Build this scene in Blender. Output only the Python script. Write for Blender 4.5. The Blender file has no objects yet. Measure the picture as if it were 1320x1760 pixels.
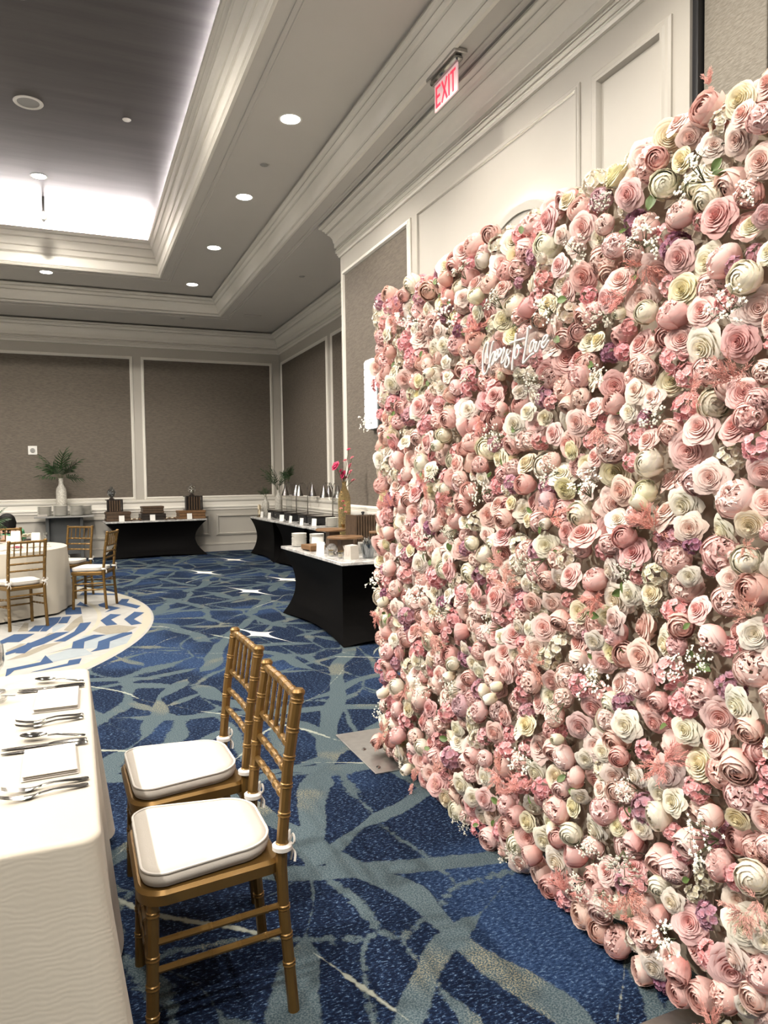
import bpy, math, random
from mathutils import Vector, Matrix, Quaternion
PI = math.pi
random.seed(7)
scene = bpy.context.scene
C = bpy.context.collection

# ------------------------------------------------------------------ camera
YAW, PITCH, ROLL, FPX, CAMH = 0.400522, -0.0457086, -0.013526, 1252.55, 1.5
_f = Vector((math.sin(YAW)*math.cos(PITCH), math.cos(YAW)*math.cos(PITCH), math.sin(PITCH)))
_r = Vector((math.cos(YAW), -math.sin(YAW), 0.0))
_u = _r.cross(_f)
_rr = _r*math.cos(ROLL) + _u*math.sin(ROLL)
_uu = _u*math.cos(ROLL) - _r*math.sin(ROLL)
cam_data = bpy.data.cameras.new('camera')
cam_data.sensor_fit = 'HORIZONTAL'
cam_data.sensor_width = 36.0
cam_data.lens = 36.0*FPX/1320.0
cam_data.clip_start = 0.05
cam = bpy.data.objects.new('camera', cam_data)
C.objects.link(cam)
m = Matrix.Identity(4)
for i in range(3):
    m[i][0] = _rr[i]; m[i][1] = _uu[i]; m[i][2] = -_f[i]
m[0][3], m[1][3], m[2][3] = 0.0, 0.0, CAMH
cam.matrix_world = m
scene.camera = cam

# ------------------------------------------------------------------ world, exposure
world = bpy.data.worlds.new('world')
scene.world = world
world.use_nodes = True
world.node_tree.nodes['Background'].inputs[0].default_value = (1.0, 0.95, 0.88, 1)
world.node_tree.nodes['Background'].inputs[1].default_value = 0.05
scene.view_settings.view_transform = 'Standard'
scene.view_settings.look = 'None'
scene.view_settings.exposure = 0.85
scene.view_settings.gamma = 1.0
scene.view_settings.use_curve_mapping = False

scene.cycles.max_bounces = 5
scene.cycles.diffuse_bounces = 3
scene.cycles.glossy_bounces = 3
scene.cycles.transmission_bounces = 3
scene.cycles.transparent_max_bounces = 8
scene.cycles.caustics_reflective = False
scene.cycles.caustics_refractive = False

LAMP_COL = (1.0, 0.928, 0.83)
P_RING = 100.0        # downlights of the middle ceiling ring
P_TRAY = 520.0        # downlights of the high tray
P_COVE = 60.0         # watts per metre of cove strip
WARM = (1.0, 0.93, 0.83)

# ------------------------------------------------------------------ mesh helpers
class MB:
    def __init__(self):
        self.v = []; self.f = []; self.m = []; self.sh = None
    def add(self, vs, fs, mat=0):
        o = len(self.v)
        self.v += [tuple(p) for p in vs]
        self.f += [tuple(i+o for i in f) for f in fs]
        self.m += [mat]*len(fs)
        return o
    def box(self, x0, x1, y0, y1, z0, z1, mat=0, ch=0.0):
        if ch <= 0:
            vs = [(x0,y0,z0),(x1,y0,z0),(x1,y1,z0),(x0,y1,z0),(x0,y0,z1),(x1,y0,z1),(x1,y1,z1),(x0,y1,z1)]
            fs = [(0,3,2,1),(4,5,6,7),(0,1,5,4),(1,2,6,5),(2,3,7,6),(3,0,4,7)]
            self.add(vs, fs, mat); return self
        c = ch
        def ring(i, z): return [(x0+i,y0,z),(x1-i,y0,z),(x1,y0+i,z),(x1,y1-i,z),(x1-i,y1,z),(x0+i,y1,z),(x0,y1-i,z),(x0,y0+i,z)]
        def shr(i, z): return [(x0+c+i,y0+c,z),(x1-c-i,y0+c,z),(x1-c,y0+c+i,z),(x1-c,y1-c-i,z),(x1-c-i,y1-c,z),(x0+c+i,y1-c,z),(x0+c,y1-c-i,z),(x0+c,y0+c+i,z)]
        R = [shr(c*.3, z0), ring(c, z0+c), ring(c, z1-c), shr(c*.3, z1)]
        vs = sum(R, []); fs = []
        for k in range(3):
            for j in range(8):
                a = k*8+j; b = k*8+(j+1) % 8
                fs.append((a, b, b+8, a+8))
        fs.append(tuple(range(7, -1, -1))); fs.append(tuple(range(24, 32)))
        self.add(vs, fs, mat); return self
    def tube(self, pts, r, n=8, mat=0, cap=True, closed=False):
        pts = [Vector(p) for p in pts]
        N = len(pts)
        rs = r if isinstance(r, (list, tuple)) else [r]*N
        ts = []
        for i in range(N):
            a = pts[(i-1) % N] if (i > 0 or closed) else pts[i]
            b = pts[(i+1) % N] if (i < N-1 or closed) else pts[i]
            t = (b-a)
            ts.append(t.normalized() if t.length > 1e-9 else Vector((0,0,1)))
        up = Vector((0,0,1)) if abs(ts[0].z) < 0.9 else Vector((1,0,0))
        nrm = (up - ts[0]*up.dot(ts[0])).normalized()
        vs = []
        for i in range(N):
            nrm = nrm - ts[i]*nrm.dot(ts[i])
            nrm = nrm.normalized() if nrm.length > 1e-6 else ts[i].orthogonal().normalized()
            b = ts[i].cross(nrm)
            for k in range(n):
                a = 2*PI*k/n
                vs.append(pts[i] + (nrm*math.cos(a)+b*math.sin(a))*rs[i])
        fs = []
        for i in range(N if closed else N-1):
            j = (i+1) % N
            for k in range(n):
                k2 = (k+1) % n
                fs.append((i*n+k, i*n+k2, j*n+k2, j*n+k))
        if cap and not closed:
            fs.append(tuple(range(n-1, -1, -1)))
            fs.append(tuple(range((N-1)*n, N*n)))
        self.add(vs, fs, mat); return self
    def lathe(self, prof, n=20, c=(0,0,0), mat=0, ax=None):
        vs = []; fs = []
        for r, z in prof:
            for k in range(n):
                a = 2*PI*k/n
                vs.append((c[0]+r*math.cos(a), c[1]+r*math.sin(a), c[2]+z))
        for i in range(len(prof)-1):
            for k in range(n):
                k2 = (k+1) % n
                fs.append((i*n+k, i*n+k2, (i+1)*n+k2, (i+1)*n+k))
        if prof[0][0] > 1e-6: fs.append(tuple(range(n-1, -1, -1)))
        if prof[-1][0] > 1e-6: fs.append(tuple(range((len(prof)-1)*n, len(prof)*n)))
        self.add(vs, fs, mat); return self
    def grid(self, fn, nu, nv, mat=0, closeu=False):
        vs = [fn(i/(nu if closeu else nu-1), j/(nv-1)) for j in range(nv) for i in range(nu)]
        fs = []
        for j in range(nv-1):
            for i in range(nu if closeu else nu-1):
                i2 = (i+1) % nu
                fs.append((j*nu+i, j*nu+i2, (j+1)*nu+i2, (j+1)*nu+i))
        self.add(vs, fs, mat); return self
    def sweep(self, prof, path, closed=False, mat=0):
        n = len(path); P = [Vector((p[0], p[1])) for p in path]
        offs = []
        for i in range(n):
            d1 = (P[i]-P[i-1]) if (i > 0 or closed) else None
            d2 = (P[(i+1) % n]-P[i]) if (i < n-1 or closed) else None
            d1 = d1.normalized() if d1 is not None else d2.normalized()
            d2 = d2.normalized() if d2 is not None else d1
            n1 = Vector((-d1.y, d1.x)); n2 = Vector((-d2.y, d2.x))
            offs.append((n1+n2)/(1+n1.dot(n2)))
        vs = [(P[i].x+offs[i].x*d, P[i].y+offs[i].y*d, z) for i in range(n) for d, z in prof]
        k = len(prof); fs = []
        for i in range(n if closed else n-1):
            j = (i+1) % n
            for a in range(k-1):
                fs.append((i*k+a, j*k+a, j*k+a+1, i*k+a+1))
        self.add(vs, fs, mat); return self
    def xf(self, M, start=0):
        for i in range(start, len(self.v)):
            self.v[i] = tuple(M @ Vector(self.v[i]))
        return self
    def mesh(self, name, mats, smooth=35):
        me = bpy.data.meshes.new(name)
        me.from_pydata(self.v, [], self.f)
        for mt in (mats if isinstance(mats, (list, tuple)) else [mats]):
            me.materials.append(mt)
        if any(self.m): me.polygons.foreach_set('material_index', self.m)
        if smooth:
            me.shade_smooth()
            if smooth < 180: me.set_sharp_from_angle(angle=math.radians(smooth))
        if self.sh:
            at = me.attributes.new('shade', 'FLOAT', 'POINT')
            at.data.foreach_set('value', self.sh)
        me.update()
        return me
    def build(self, name, mats, parent=None, loc=None, smooth=35, rotz=0.0):
        return obj(name, self.mesh(name, mats, smooth), parent, loc, rotz)

def obj(name, me, parent=None, loc=None, rotz=0.0):
    o = bpy.data.objects.new(name, me)
    C.objects.link(o)
    if parent is not None: o.parent = parent
    if loc is not None: o.location = loc
    if rotz: o.rotation_euler = (0, 0, rotz)
    return o
def thing(name, label, cat, loc=(0,0,0), rotz=0.0, group=None):
    o = obj(name, None, None, loc, rotz)
    o.empty_display_size = 0.1
    return tag(o, label, cat, group)
def tag(o, label, cat, group=None):
    o['label'] = label; o['category'] = cat
    if group: o['group'] = group
    return o
def struct(o):
    o['kind'] = 'structure'
    return o
def copy_tree(o, parent=None):
    c = o.copy(); C.objects.link(c); c.parent = parent
    for ch in list(o.children): copy_tree(ch, c)
    return c
def catmull(pts, k=5, closed=False):
    P = [Vector(p) for p in pts]; n = len(P); out = []
    for i in range(n if closed else n-1):
        p0 = P[(i-1) % n] if (closed or i > 0) else P[i]
        p1 = P[i]; p2 = P[(i+1) % n]
        p3 = P[(i+2) % n] if (closed or i+2 < n) else p2
        for j in range(k):
            t = j/k
            out.append(0.5*((2*p1)+(p2-p0)*t+(2*p0-5*p1+4*p2-p3)*t*t+(3*p1-p0-3*p2+p3)*t**3))
    if not closed: out.append(P[-1])
    return out

# ------------------------------------------------------------------ materials
def nodes_of(name):
    mt = bpy.data.materials.new(name)
    mt.use_nodes = True
    nt = mt.node_tree
    return mt, nt, nt.nodes['Principled BSDF'], nt.nodes, nt.links
def N(nt, typ, **kw):
    n = nt.nodes.new(typ)
    for k, v in kw.items():
        if k.startswith('i_'):
            key = k[2:]
            key = int(key) if key.isdigit() else key.replace('_', ' ')
            n.inputs[key].default_value = v
        else: setattr(n, k, v)
    return n
def mat(name, col, rough=0.5, metal=0.0, noise=None, bump=None, emit=None, spec=None, coat=0.0, sheen=0.0, trans=0.0, alpha=None):
    """noise = (scale, amount, second colour), bump = (scale, strength, distance)"""
    mt, nt, bs, nd, lk = nodes_of(name)
    bs.inputs['Base Color'].default_value = (*col, 1)
    bs.inputs['Roughness'].default_value = rough
    bs.inputs['Metallic'].default_value = metal
    if spec is not None: bs.inputs['Specular IOR Level'].default_value = spec
    if coat: bs.inputs['Coat Weight'].default_value = coat
    if sheen: bs.inputs['Sheen Weight'].default_value = sheen
    if trans: bs.inputs['Transmission Weight'].default_value = trans
    tc = N(nt, 'ShaderNodeTexCoord')
    if noise:
        sc_, amt, col2 = noise
        nz = N(nt, 'ShaderNodeTexNoise', i_Scale=sc_, i_Detail=4.0)
        lk.new(tc.outputs['Object'], nz.inputs['Vector'])
        rp = N(nt, 'ShaderNodeValToRGB')
        rp.color_ramp.elements[0].position = 0.5-amt/2; rp.color_ramp.elements[1].position = 0.5+amt/2
        rp.color_ramp.elements[0].color = (*col, 1); rp.color_ramp.elements[1].color = (*col2, 1)
        lk.new(nz.outputs[0], rp.inputs[0]); lk.new(rp.outputs[0], bs.inputs['Base Color'])
    if bump:
        bz = N(nt, 'ShaderNodeTexNoise', i_Scale=bump[0], i_Detail=3.0)
        lk.new(tc.outputs['Object'], bz.inputs['Vector'])
        bp = N(nt, 'ShaderNodeBump', i_Strength=bump[1], i_Distance=bump[2])
        lk.new(bz.outputs[0], bp.inputs['Height']); lk.new(bp.outputs[0], bs.inputs['Normal'])
    if emit:
        bs.inputs['Emission Color'].default_value = (*emit[0], 1); bs.inputs['Emission Strength'].default_value = emit[1]
    return mt

M = {}
M['white_paint'] = mat('white_paint', (0.50, 0.47, 0.415), 0.45, noise=(3, 0.6, (0.52, 0.49, 0.435)))
M['trim_paint'] = mat('trim_paint', (0.85, 0.815, 0.74), 0.38, noise=(3, 0.6, (0.87, 0.835, 0.76)))  # the walls' white paint, brightened to stand for light on the mouldings
M['ceiling_paint'] = mat('ceiling_paint', (0.59, 0.56, 0.52), 0.6, noise=(2, 0.6, (0.61, 0.58, 0.54)))
M['black'] = mat('black_plastic', (0.012, 0.012, 0.014), 0.45)
M['gold'] = mat('gold_paint', (0.165, 0.092, 0.024), 0.36, 0.6, noise=(14, 0.5, (0.20, 0.115, 0.033)), coat=0.15)
M['cushion'] = mat('ivory_cushion', (0.55, 0.51, 0.455), 0.85, bump=(260, 0.25, 0.002), noise=(9, 0.5, (0.58, 0.54, 0.485)))
M['piping'] = mat('cushion_piping', (0.66, 0.63, 0.585), 0.8)
M['steel'] = mat('polished_steel', (0.36, 0.35, 0.335), 0.13, 1.0)
M['brushed'] = mat('brushed_steel', (0.52, 0.50, 0.48), 0.38, 1.0, noise=(30, 0.5, (0.60, 0.58, 0.55)))
M['china'] = mat('white_china', (0.80, 0.78, 0.73), 0.2, coat=0.3)
M['card'] = mat('white_card', (0.85, 0.84, 0.80), 0.7)
M['spandex'] = mat('black_spandex', (0.0016, 0.0014, 0.0014), 0.65, spec=0.08, noise=(40, 0.4, (0.0024, 0.002, 0.002)))
M['walnut'] = mat('dark_walnut', (0.055, 0.032, 0.018), 0.5, noise=(18, 0.6, (0.10, 0.06, 0.033)))
M['oak'] = mat('warm_oak', (0.135, 0.068, 0.028), 0.5, noise=(16, 0.6, (0.22, 0.118, 0.052)))
M['ebony'] = mat('ebony_wood', (0.018, 0.013, 0.011), 0.4, noise=(20, 0.5, (0.03, 0.022, 0.017)))
M['leaf'] = mat('dark_green_leaf', (0.020, 0.055, 0.018), 0.4, noise=(20, 0.5, (0.035, 0.085, 0.025)))
M['leaf2'] = mat('fresh_green_leaf', (0.085, 0.14, 0.035), 0.5, noise=(25, 0.5, (0.12, 0.18, 0.05)))
M['stem'] = mat('olive_stem', (0.10, 0.11, 0.055), 0.7)
M['darkstem'] = mat('dark_stem', (0.035, 0.030, 0.018), 0.7)
M['ceramic'] = mat('speckled_white_ceramic', (0.62, 0.60, 0.54), 0.5, noise=(45, 0.25, (0.40, 0.38, 0.33)))
M['sequin'] = mat('gold_sequin', (0.20, 0.125, 0.04), 0.25, 0.9, bump=(190, 1.0, 0.03), noise=(150, 0.15, (0.62, 0.48, 0.24)))
M['magenta'] = mat('magenta_petal', (0.50, 0.018, 0.09), 0.6)
M['pinkpetal'] = mat('soft_pink_petal', (0.62, 0.16, 0.20), 0.6)
M['creampetal'] = mat('cream_petal', (0.75, 0.66, 0.50), 0.6)
M['graytop'] = mat('grey_laminate', (0.30, 0.295, 0.28), 0.4)
M['graymetal'] = mat('dark_grey_metal', (0.10, 0.105, 0.105), 0.45, 0.3)
M['neon'] = mat('white_neon_tube', (0.74, 0.73, 0.71), 0.35)
M['lens'] = mat('lamp_lens', (0.9, 0.9, 0.9), 0.4, emit=((1.0, 0.95, 0.88), 9.0))
M['trim'] = mat('lamp_trim', (0.75, 0.73, 0.68), 0.4)
M['sconce'] = mat('sconce_glass', (0.95, 0.95, 0.93), 0.25, bump=(40, 0.8, 0.01), emit=((1.0, 0.97, 0.93), 1.6))
M['red'] = mat('exit_red', (0.75, 0.02, 0.05), 0.4, emit=((1.0, 0.05, 0.10), 0.55))
M['exit_panel'] = mat('exit_panel', (0.85, 0.62, 0.62), 0.3, emit=((1.0, 0.62, 0.62), 0.22))
M['hair'] = mat('black_hair', (0.004, 0.0035, 0.0035), 0.6, spec=0.2)
M['skin'] = mat('skin', (0.45, 0.26, 0.18), 0.5)
M['green_cloth'] = mat('green_cloth', (0.05, 0.22, 0.10), 0.8)
M['mesh_panel'] = mat('backing_fabric', (0.50, 0.43, 0.34), 0.9)

def glassmat(name, tint=(1, 1, 1), fac=0.12):
    mt = bpy.data.materials.new(name); mt.use_nodes = True
    nt = mt.node_tree; nt.nodes.clear()
    o = N(nt, 'ShaderNodeOutputMaterial'); mx = N(nt, 'ShaderNodeMixShader')
    tr = N(nt, 'ShaderNodeBsdfTransparent'); gl = N(nt, 'ShaderNodeBsdfGlossy', i_Roughness=0.04)
    tr.inputs[0].default_value = (*tint, 1)
    lw = N(nt, 'ShaderNodeLayerWeight', i_Blend=0.35)
    mp = N(nt, 'ShaderNodeMapRange', i_3=fac, i_4=0.75)
    nt.links.new(lw.outputs['Facing'], mp.inputs[0]); nt.links.new(mp.outputs[0], mx.inputs[0])
    nt.links.new(tr.outputs[0], mx.inputs[1]); nt.links.new(gl.outputs[0], mx.inputs[2]); nt.links.new(mx.outputs[0], o.inputs[0])
    return mt
M['glass'] = glassmat('clear_glass', (0.96, 0.97, 0.97), 0.10)
M['acrylic'] = glassmat('clear_acrylic', (0.97, 0.96, 0.96), 0.05)
M['smoke_glass'] = glassmat('smoky_glass', (0.62, 0.66, 0.70), 0.15)

def wallcover(name, c1, c2, sx, sy, sz, strength):
    mt, nt, bs, nd, lk = nodes_of(name)
    tc = N(nt, 'ShaderNodeTexCoord'); mp = N(nt, 'ShaderNodeMapping')
    mp.inputs['Scale'].default_value = (sx, sy, sz)
    nz = N(nt, 'ShaderNodeTexNoise', i_Scale=1.0, i_Detail=3.0, i_Roughness=0.6)
    rp = N(nt, 'ShaderNodeValToRGB')
    rp.color_ramp.elements[0].position = 0.35; rp.color_ramp.elements[1].position = 0.65
    rp.color_ramp.elements[0].color = (*c1, 1); rp.color_ramp.elements[1].color = (*c2, 1)
    bp = N(nt, 'ShaderNodeBump', i_Strength=strength, i_Distance=0.01)
    lk.new(tc.outputs['Object'], mp.inputs[0]); lk.new(mp.outputs[0], nz.inputs['Vector'])
    lk.new(nz.outputs[0], rp.inputs[0]); lk.new(rp.outputs[0], bs.inputs['Base Color'])
    lk.new(nz.outputs[0], bp.inputs['Height']); lk.new(bp.outputs[0], bs.inputs['Normal'])
    bs.inputs['Roughness'].default_value = 0.75
    return mt
M['tan_back'] = wallcover('taupe_wallcover', (0.115, 0.096, 0.076), (0.160, 0.134, 0.106), 14, 14, 60, 0.5)
M['tan_side'] = wallcover('taupe_wallcover_side', (0.115, 0.096, 0.076), (0.160, 0.134, 0.106), 14, 14, 60, 0.5)
M['airwall'] = wallcover('partition_fabric', (0.24, 0.215, 0.175), (0.32, 0.29, 0.24), 90, 30, 90, 0.5)

def linen(name, col, col2):
    mt, nt, bs, nd, lk = nodes_of(name)
    tc = N(nt, 'ShaderNodeTexCoord')
    wv = N(nt, 'ShaderNodeTexWave', wave_type='BANDS', bands_direction='Z', i_Scale=26.0, i_Distortion=9.0, i_Detail=2.0)
    wv.inputs['Detail Scale'].default_value = 0.6
    nz = N(nt, 'ShaderNodeTexNoise', i_Scale=5.0, i_Detail=2.0)
    mu = N(nt, 'ShaderNodeMath', operation='MULTIPLY')
    bp = N(nt, 'ShaderNodeBump', i_Strength=0.09, i_Distance=0.004)
    mx = N(nt, 'ShaderNodeMix', data_type='RGBA')
    mx.inputs[6].default_value = (*col, 1); mx.inputs[7].default_value = (*col2, 1)
    lk.new(tc.outputs['Object'], wv.inputs['Vector']); lk.new(tc.outputs['Object'], nz.inputs['Vector'])
    lk.new(wv.outputs['Fac'], mu.inputs[0]); lk.new(nz.outputs[0], mu.inputs[1])
    lk.new(mu.outputs[0], bp.inputs['Height']); lk.new(bp.outputs[0], bs.inputs['Normal'])
    lk.new(nz.outputs[0], mx.inputs[0]); lk.new(mx.outputs[2], bs.inputs['Base Color'])
    bs.inputs['Roughness'].default_value = 0.75; bs.inputs['Sheen Weight'].default_value = 0.1
    return mt
M['linen'] = linen('ivory_linen', (0.48, 0.438, 0.365), (0.52, 0.476, 0.398))
M['napkin'] = linen('white_napkin', (0.50, 0.46, 0.415), (0.54, 0.50, 0.45))

def marble():
    mt, nt, bs, nd, lk = nodes_of('grey_veined_marble')
    tc = N(nt, 'ShaderNodeTexCoord')
    nz = N(nt, 'ShaderNodeTexNoise', i_Scale=5.0, i_Detail=8.0, i_Roughness=0.65, i_Distortion=1.5)
    rp = N(nt, 'ShaderNodeValToRGB')
    e = rp.color_ramp.elements
    e[0].position = 0.40; e[0].color = (0.55, 0.54, 0.52, 1); e[1].position = 0.56; e[1].color = (0.62, 0.61, 0.59, 1)
    k = e.new(0.485); k.color = (0.34, 0.33, 0.32, 1)
    lk.new(tc.outputs['Object'], nz.inputs['Vector']); lk.new(nz.outputs[0], rp.inputs[0])
    lk.new(rp.outputs[0], bs.inputs['Base Color']); bs.inputs['Roughness'].default_value = 0.25
    return mt
M['marble'] = marble()

def petalmat(name, rough=0.55):
    mt, nt, bs, nd, lk = nodes_of(name)
    oi = N(nt, 'ShaderNodeObjectInfo')
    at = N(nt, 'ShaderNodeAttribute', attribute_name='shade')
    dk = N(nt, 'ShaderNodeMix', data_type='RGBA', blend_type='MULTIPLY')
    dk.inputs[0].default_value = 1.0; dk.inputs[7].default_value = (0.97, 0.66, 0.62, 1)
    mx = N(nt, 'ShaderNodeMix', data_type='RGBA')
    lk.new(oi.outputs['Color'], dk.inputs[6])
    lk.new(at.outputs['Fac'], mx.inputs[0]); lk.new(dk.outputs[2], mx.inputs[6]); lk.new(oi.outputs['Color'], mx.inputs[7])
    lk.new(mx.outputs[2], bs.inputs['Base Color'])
    bs.inputs['Roughness'].default_value = rough
    bs.inputs['Specular IOR Level'].default_value = 0.3
    tl = N(nt, 'ShaderNodeBsdfTranslucent'); ms = N(nt, 'ShaderNodeMixShader'); ms.inputs[0].default_value = 0.20
    lk.new(mx.outputs[2], tl.inputs[0]); lk.new(bs.outputs[0], ms.inputs[1]); lk.new(tl.outputs[0], ms.inputs[2])
    lk.new(ms.outputs[0], nd['Material Output'].inputs[0])
    return mt
M['petal'] = petalmat('silk_petal')

# ---- carpet
STARS = [(1.62, 6.98, 0.22, 0.75), (2.15, 9.77, 0.26, 0.9), (1.92, 12.13, 0.3, 0.9), (2.74, 13.82, 0.3, 0.9), (2.91, 10.65, 0.28, 0.9)]
def carpet():
    mt, nt, bs, nd, lk = nodes_of('blue_patterned_carpet')
    tc = N(nt, 'ShaderNodeTexCoord')
    P = tc.outputs['Object']
    def math_(op, a, b=None, clamp=False):
        n = N(nt, 'ShaderNodeMath', operation=op); n.use_clamp = clamp
        for i, x in enumerate((a, b)):
            if x is None: continue
            if isinstance(x, (int, float)): n.inputs[i].default_value = x
            else: lk.new(x, n.inputs[i])
        return n.outputs[0]
    def ramp(x, a, b, lo=0.0, hi=1.0):
        n = N(nt, 'ShaderNodeMapRange', interpolation_type='SMOOTHSTEP')
        lk.new(x, n.inputs[0]); n.inputs[1].default_value = a; n.inputs[2].default_value = b
        n.inputs[3].default_value = lo; n.inputs[4].default_value = hi
        return n.outputs[0]
    def mapped(sx, sy, rot=0.0, src=None, off=0.0):
        n = N(nt, 'ShaderNodeMapping'); n.inputs['Scale'].default_value = (sx, sy, 1); n.inputs['Rotation'].default_value = (0, 0, rot)
        n.inputs['Location'].default_value = (off, off*0.7, 0)
        lk.new(src or P, n.inputs[0]); return n.outputs[0]
    def noise(vec, s, d=2.0, r=0.5):
        n = N(nt, 'ShaderNodeTexNoise', noise_dimensions='2D', i_Scale=s, i_Detail=d, i_Roughness=r); lk.new(vec, n.inputs['Vector']); return n
    def vor(vec, s, rnd=1.0):
        n = N(nt, 'ShaderNodeTexVoronoi', feature='DISTANCE_TO_EDGE', voronoi_dimensions='2D', i_Scale=s, i_Randomness=rnd); lk.new(vec, n.inputs['Vector']); return n.outputs['Distance']
    def mixc(f, a, b):
        n = N(nt, 'ShaderNodeMix', data_type='RGBA')
        for s_, x in ((0, f), (6, a), (7, b)):
            if isinstance(x, (int, float)): n.inputs[s_].default_value = x
            elif isinstance(x, tuple): n.inputs[s_].default_value = (*x, 1)
            else: lk.new(x, n.inputs[s_])
        return n.outputs[2]
    # wobble the coordinates
    w = noise(P, 1.1, 1.0)
    vm = N(nt, 'ShaderNodeVectorMath', operation='SCALE'); vm.inputs[3].default_value = 0.30
    lk.new(w.outputs['Color'], vm.inputs[0])
    va = N(nt, 'ShaderNodeVectorMath', operation='ADD'); lk.new(P, va.inputs[0]); lk.new(vm.outputs[0], va.inputs[1])
    W = va.outputs[0]
    rag = noise(P, 34.0, 2.0).outputs[0]
    ragc = math_('MULTIPLY', math_('SUBTRACT', rag, 0.5), 0.085)
    dA = math_('ADD', vor(mapped(1.4, 0.8, 0.5, W), 1.35), ragc)
    wid = math_('MAXIMUM', math_('SUBTRACT', math_('MULTIPLY', noise(P, 1.3, 2.0).outputs[0], 0.34), 0.145), 0.006)
    bandA = ramp(math_('SUBTRACT', dA, wid), -0.008, 0.02, 1.0, 0.0)
    sepW = N(nt, 'ShaderNodeSeparateXYZ'); lk.new(W, sepW.inputs[0])
    def strokes(ang, per, w0, thr, off):
        c_, s_ = math.cos(ang)/per, math.sin(ang)/per
        t_ = math_('ADD', math_('ADD', math_('MULTIPLY', sepW.outputs[0], c_), math_('MULTIPLY', sepW.outputs[1], s_)), off)
        d_ = math_('MULTIPLY', math_('ABSOLUTE', math_('SUBTRACT', math_('FRACT', t_), 0.5)), per)
        nm = noise(mapped(1, 1, 0, P, off*9), 1.25, 1.0).outputs[0]
        ww = math_('MULTIPLY', ramp(nm, thr, thr+0.16), w0)
        return ramp(math_('SUBTRACT', math_('ADD', d_, math_('MULTIPLY', ragc, 0.25)), ww), -0.006, 0.004, 1.0, 0.0)
    bandB = math_('MAXIMUM', math_('MAXIMUM', strokes(0.35, 0.83, 0.060, 0.38, 0.13), strokes(1.25, 0.97, 0.055, 0.40, 0.47)), math_('MAXIMUM', strokes(2.1, 0.71, 0.046, 0.42, 0.71), strokes(2.75, 1.13, 0.066, 0.38, 0.29)))
    band = math_('MAXIMUM', bandA, bandB)
    # pile speckle
    sp = noise(mapped(55, 130), 1.0, 2.0, 0.7).outputs[0]
    sp2 = noise(mapped(160, 200), 1.0, 1.0, 0.7).outputs[0]
    big = noise(P, 0.9, 2.0).outputs[0]
    navy = mixc(ramp(sp, 0.42, 0.68), (0.0025, 0.006, 0.019), (0.0125, 0.027, 0.066))
    blue = mixc(ramp(sp, 0.35, 0.65), (0.0075, 0.018, 0.053), (0.027, 0.054, 0.120))
    patch = mixc(ramp(big, 0.46, 0.64), navy, blue)
    fleck = mixc(ramp(math_('ADD', sp, math_('MULTIPLY', sp2, 0.4)), 0.82, 0.95), patch, (0.10, 0.155, 0.24))
    teal = mixc(ramp(sp2, 0.4, 0.62), (0.040, 0.064, 0.078), (0.100, 0.128, 0.140))
    teal = mixc(math_('MULTIPLY', ramp(noise(P, 2.3, 2.0).outputs[0], 0.55, 0.72), ramp(sp2, 0.48, 0.6)), teal, (0.23, 0.21, 0.145))
    col = mixc(band, fleck, teal)
    # long pale strokes
    line = math_('MAXIMUM', math_('MAXIMUM', strokes(0.62, 1.7, 0.011, 0.50, 0.37), strokes(1.0, 2.3, 0.010, 0.50, 0.81)), strokes(2.45, 2.0, 0.010, 0.52, 0.55))
    col = mixc(math_('MULTIPLY', line, 0.8), col, (0.34, 0.36, 0.30))
    # woven star bursts
    sx = N(nt, 'ShaderNodeSeparateXYZ'); lk.new(P, sx.inputs[0])
    star = None
    for (cx, cy, a, b) in STARS:
        dx = math_('SUBTRACT', sx.outputs[0], cx); dy = math_('SUBTRACT', sx.outputs[1], cy)
        rx = math_('ADD', math_('MULTIPLY', dx, 0.93), math_('MULTIPLY', dy, 0.36)); ry = math_('SUBTRACT', math_('MULTIPLY', dy, 0.93), math_('MULTIPLY', dx, 0.36))
        q = math_('ADD', math_('POWER', math_('DIVIDE', math_('ABSOLUTE', rx), a), 0.40), math_('POWER', math_('DIVIDE', math_('ABSOLUTE', ry), b), 0.40))
        s_ = ramp(q, 0.93, 1.0, 1.0, 0.0)
        star = s_ if star is None else math_('MAXIMUM', star, s_)
    col = mixc(star, col, (0.80, 0.79, 0.72))
    lk.new(col, bs.inputs['Base Color'])
    bs.inputs['Roughness'].default_value = 0.95; bs.inputs['Specular IOR Level'].default_value = 0.1
    bp = N(nt, 'ShaderNodeBump', i_Strength=0.5, i_Distance=0.006)
    lk.new(sp2, bp.inputs['Height']); lk.new(bp.outputs[0], bs.inputs['Normal'])
    return mt
M['carpet'] = carpet()
M['rug_white'] = mat('rug_white', (0.31, 0.305, 0.285), 0.95, noise=(9, 0.5, (0.36, 0.35, 0.325)))
M['rug_grey'] = mat('rug_grey', (0.23, 0.265, 0.285), 0.95, noise=(12, 0.5, (0.275, 0.305, 0.32)))
M['rug_beige'] = mat('rug_beige', (0.205, 0.185, 0.145), 0.95, noise=(30, 0.5, (0.25, 0.228, 0.18)))
M['rug_blush'] = mat('rug_blush', (0.62, 0.55, 0.51), 0.95, noise=(20, 0.5, (0.68, 0.62, 0.57)))
M['rug_cream'] = mat('rug_cream', (0.36, 0.335, 0.265), 0.95)
M['rug_blue'] = mat('rug_blue', (0.016, 0.045, 0.115), 0.95, noise=(40, 0.5, (0.022, 0.058, 0.14)))

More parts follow.
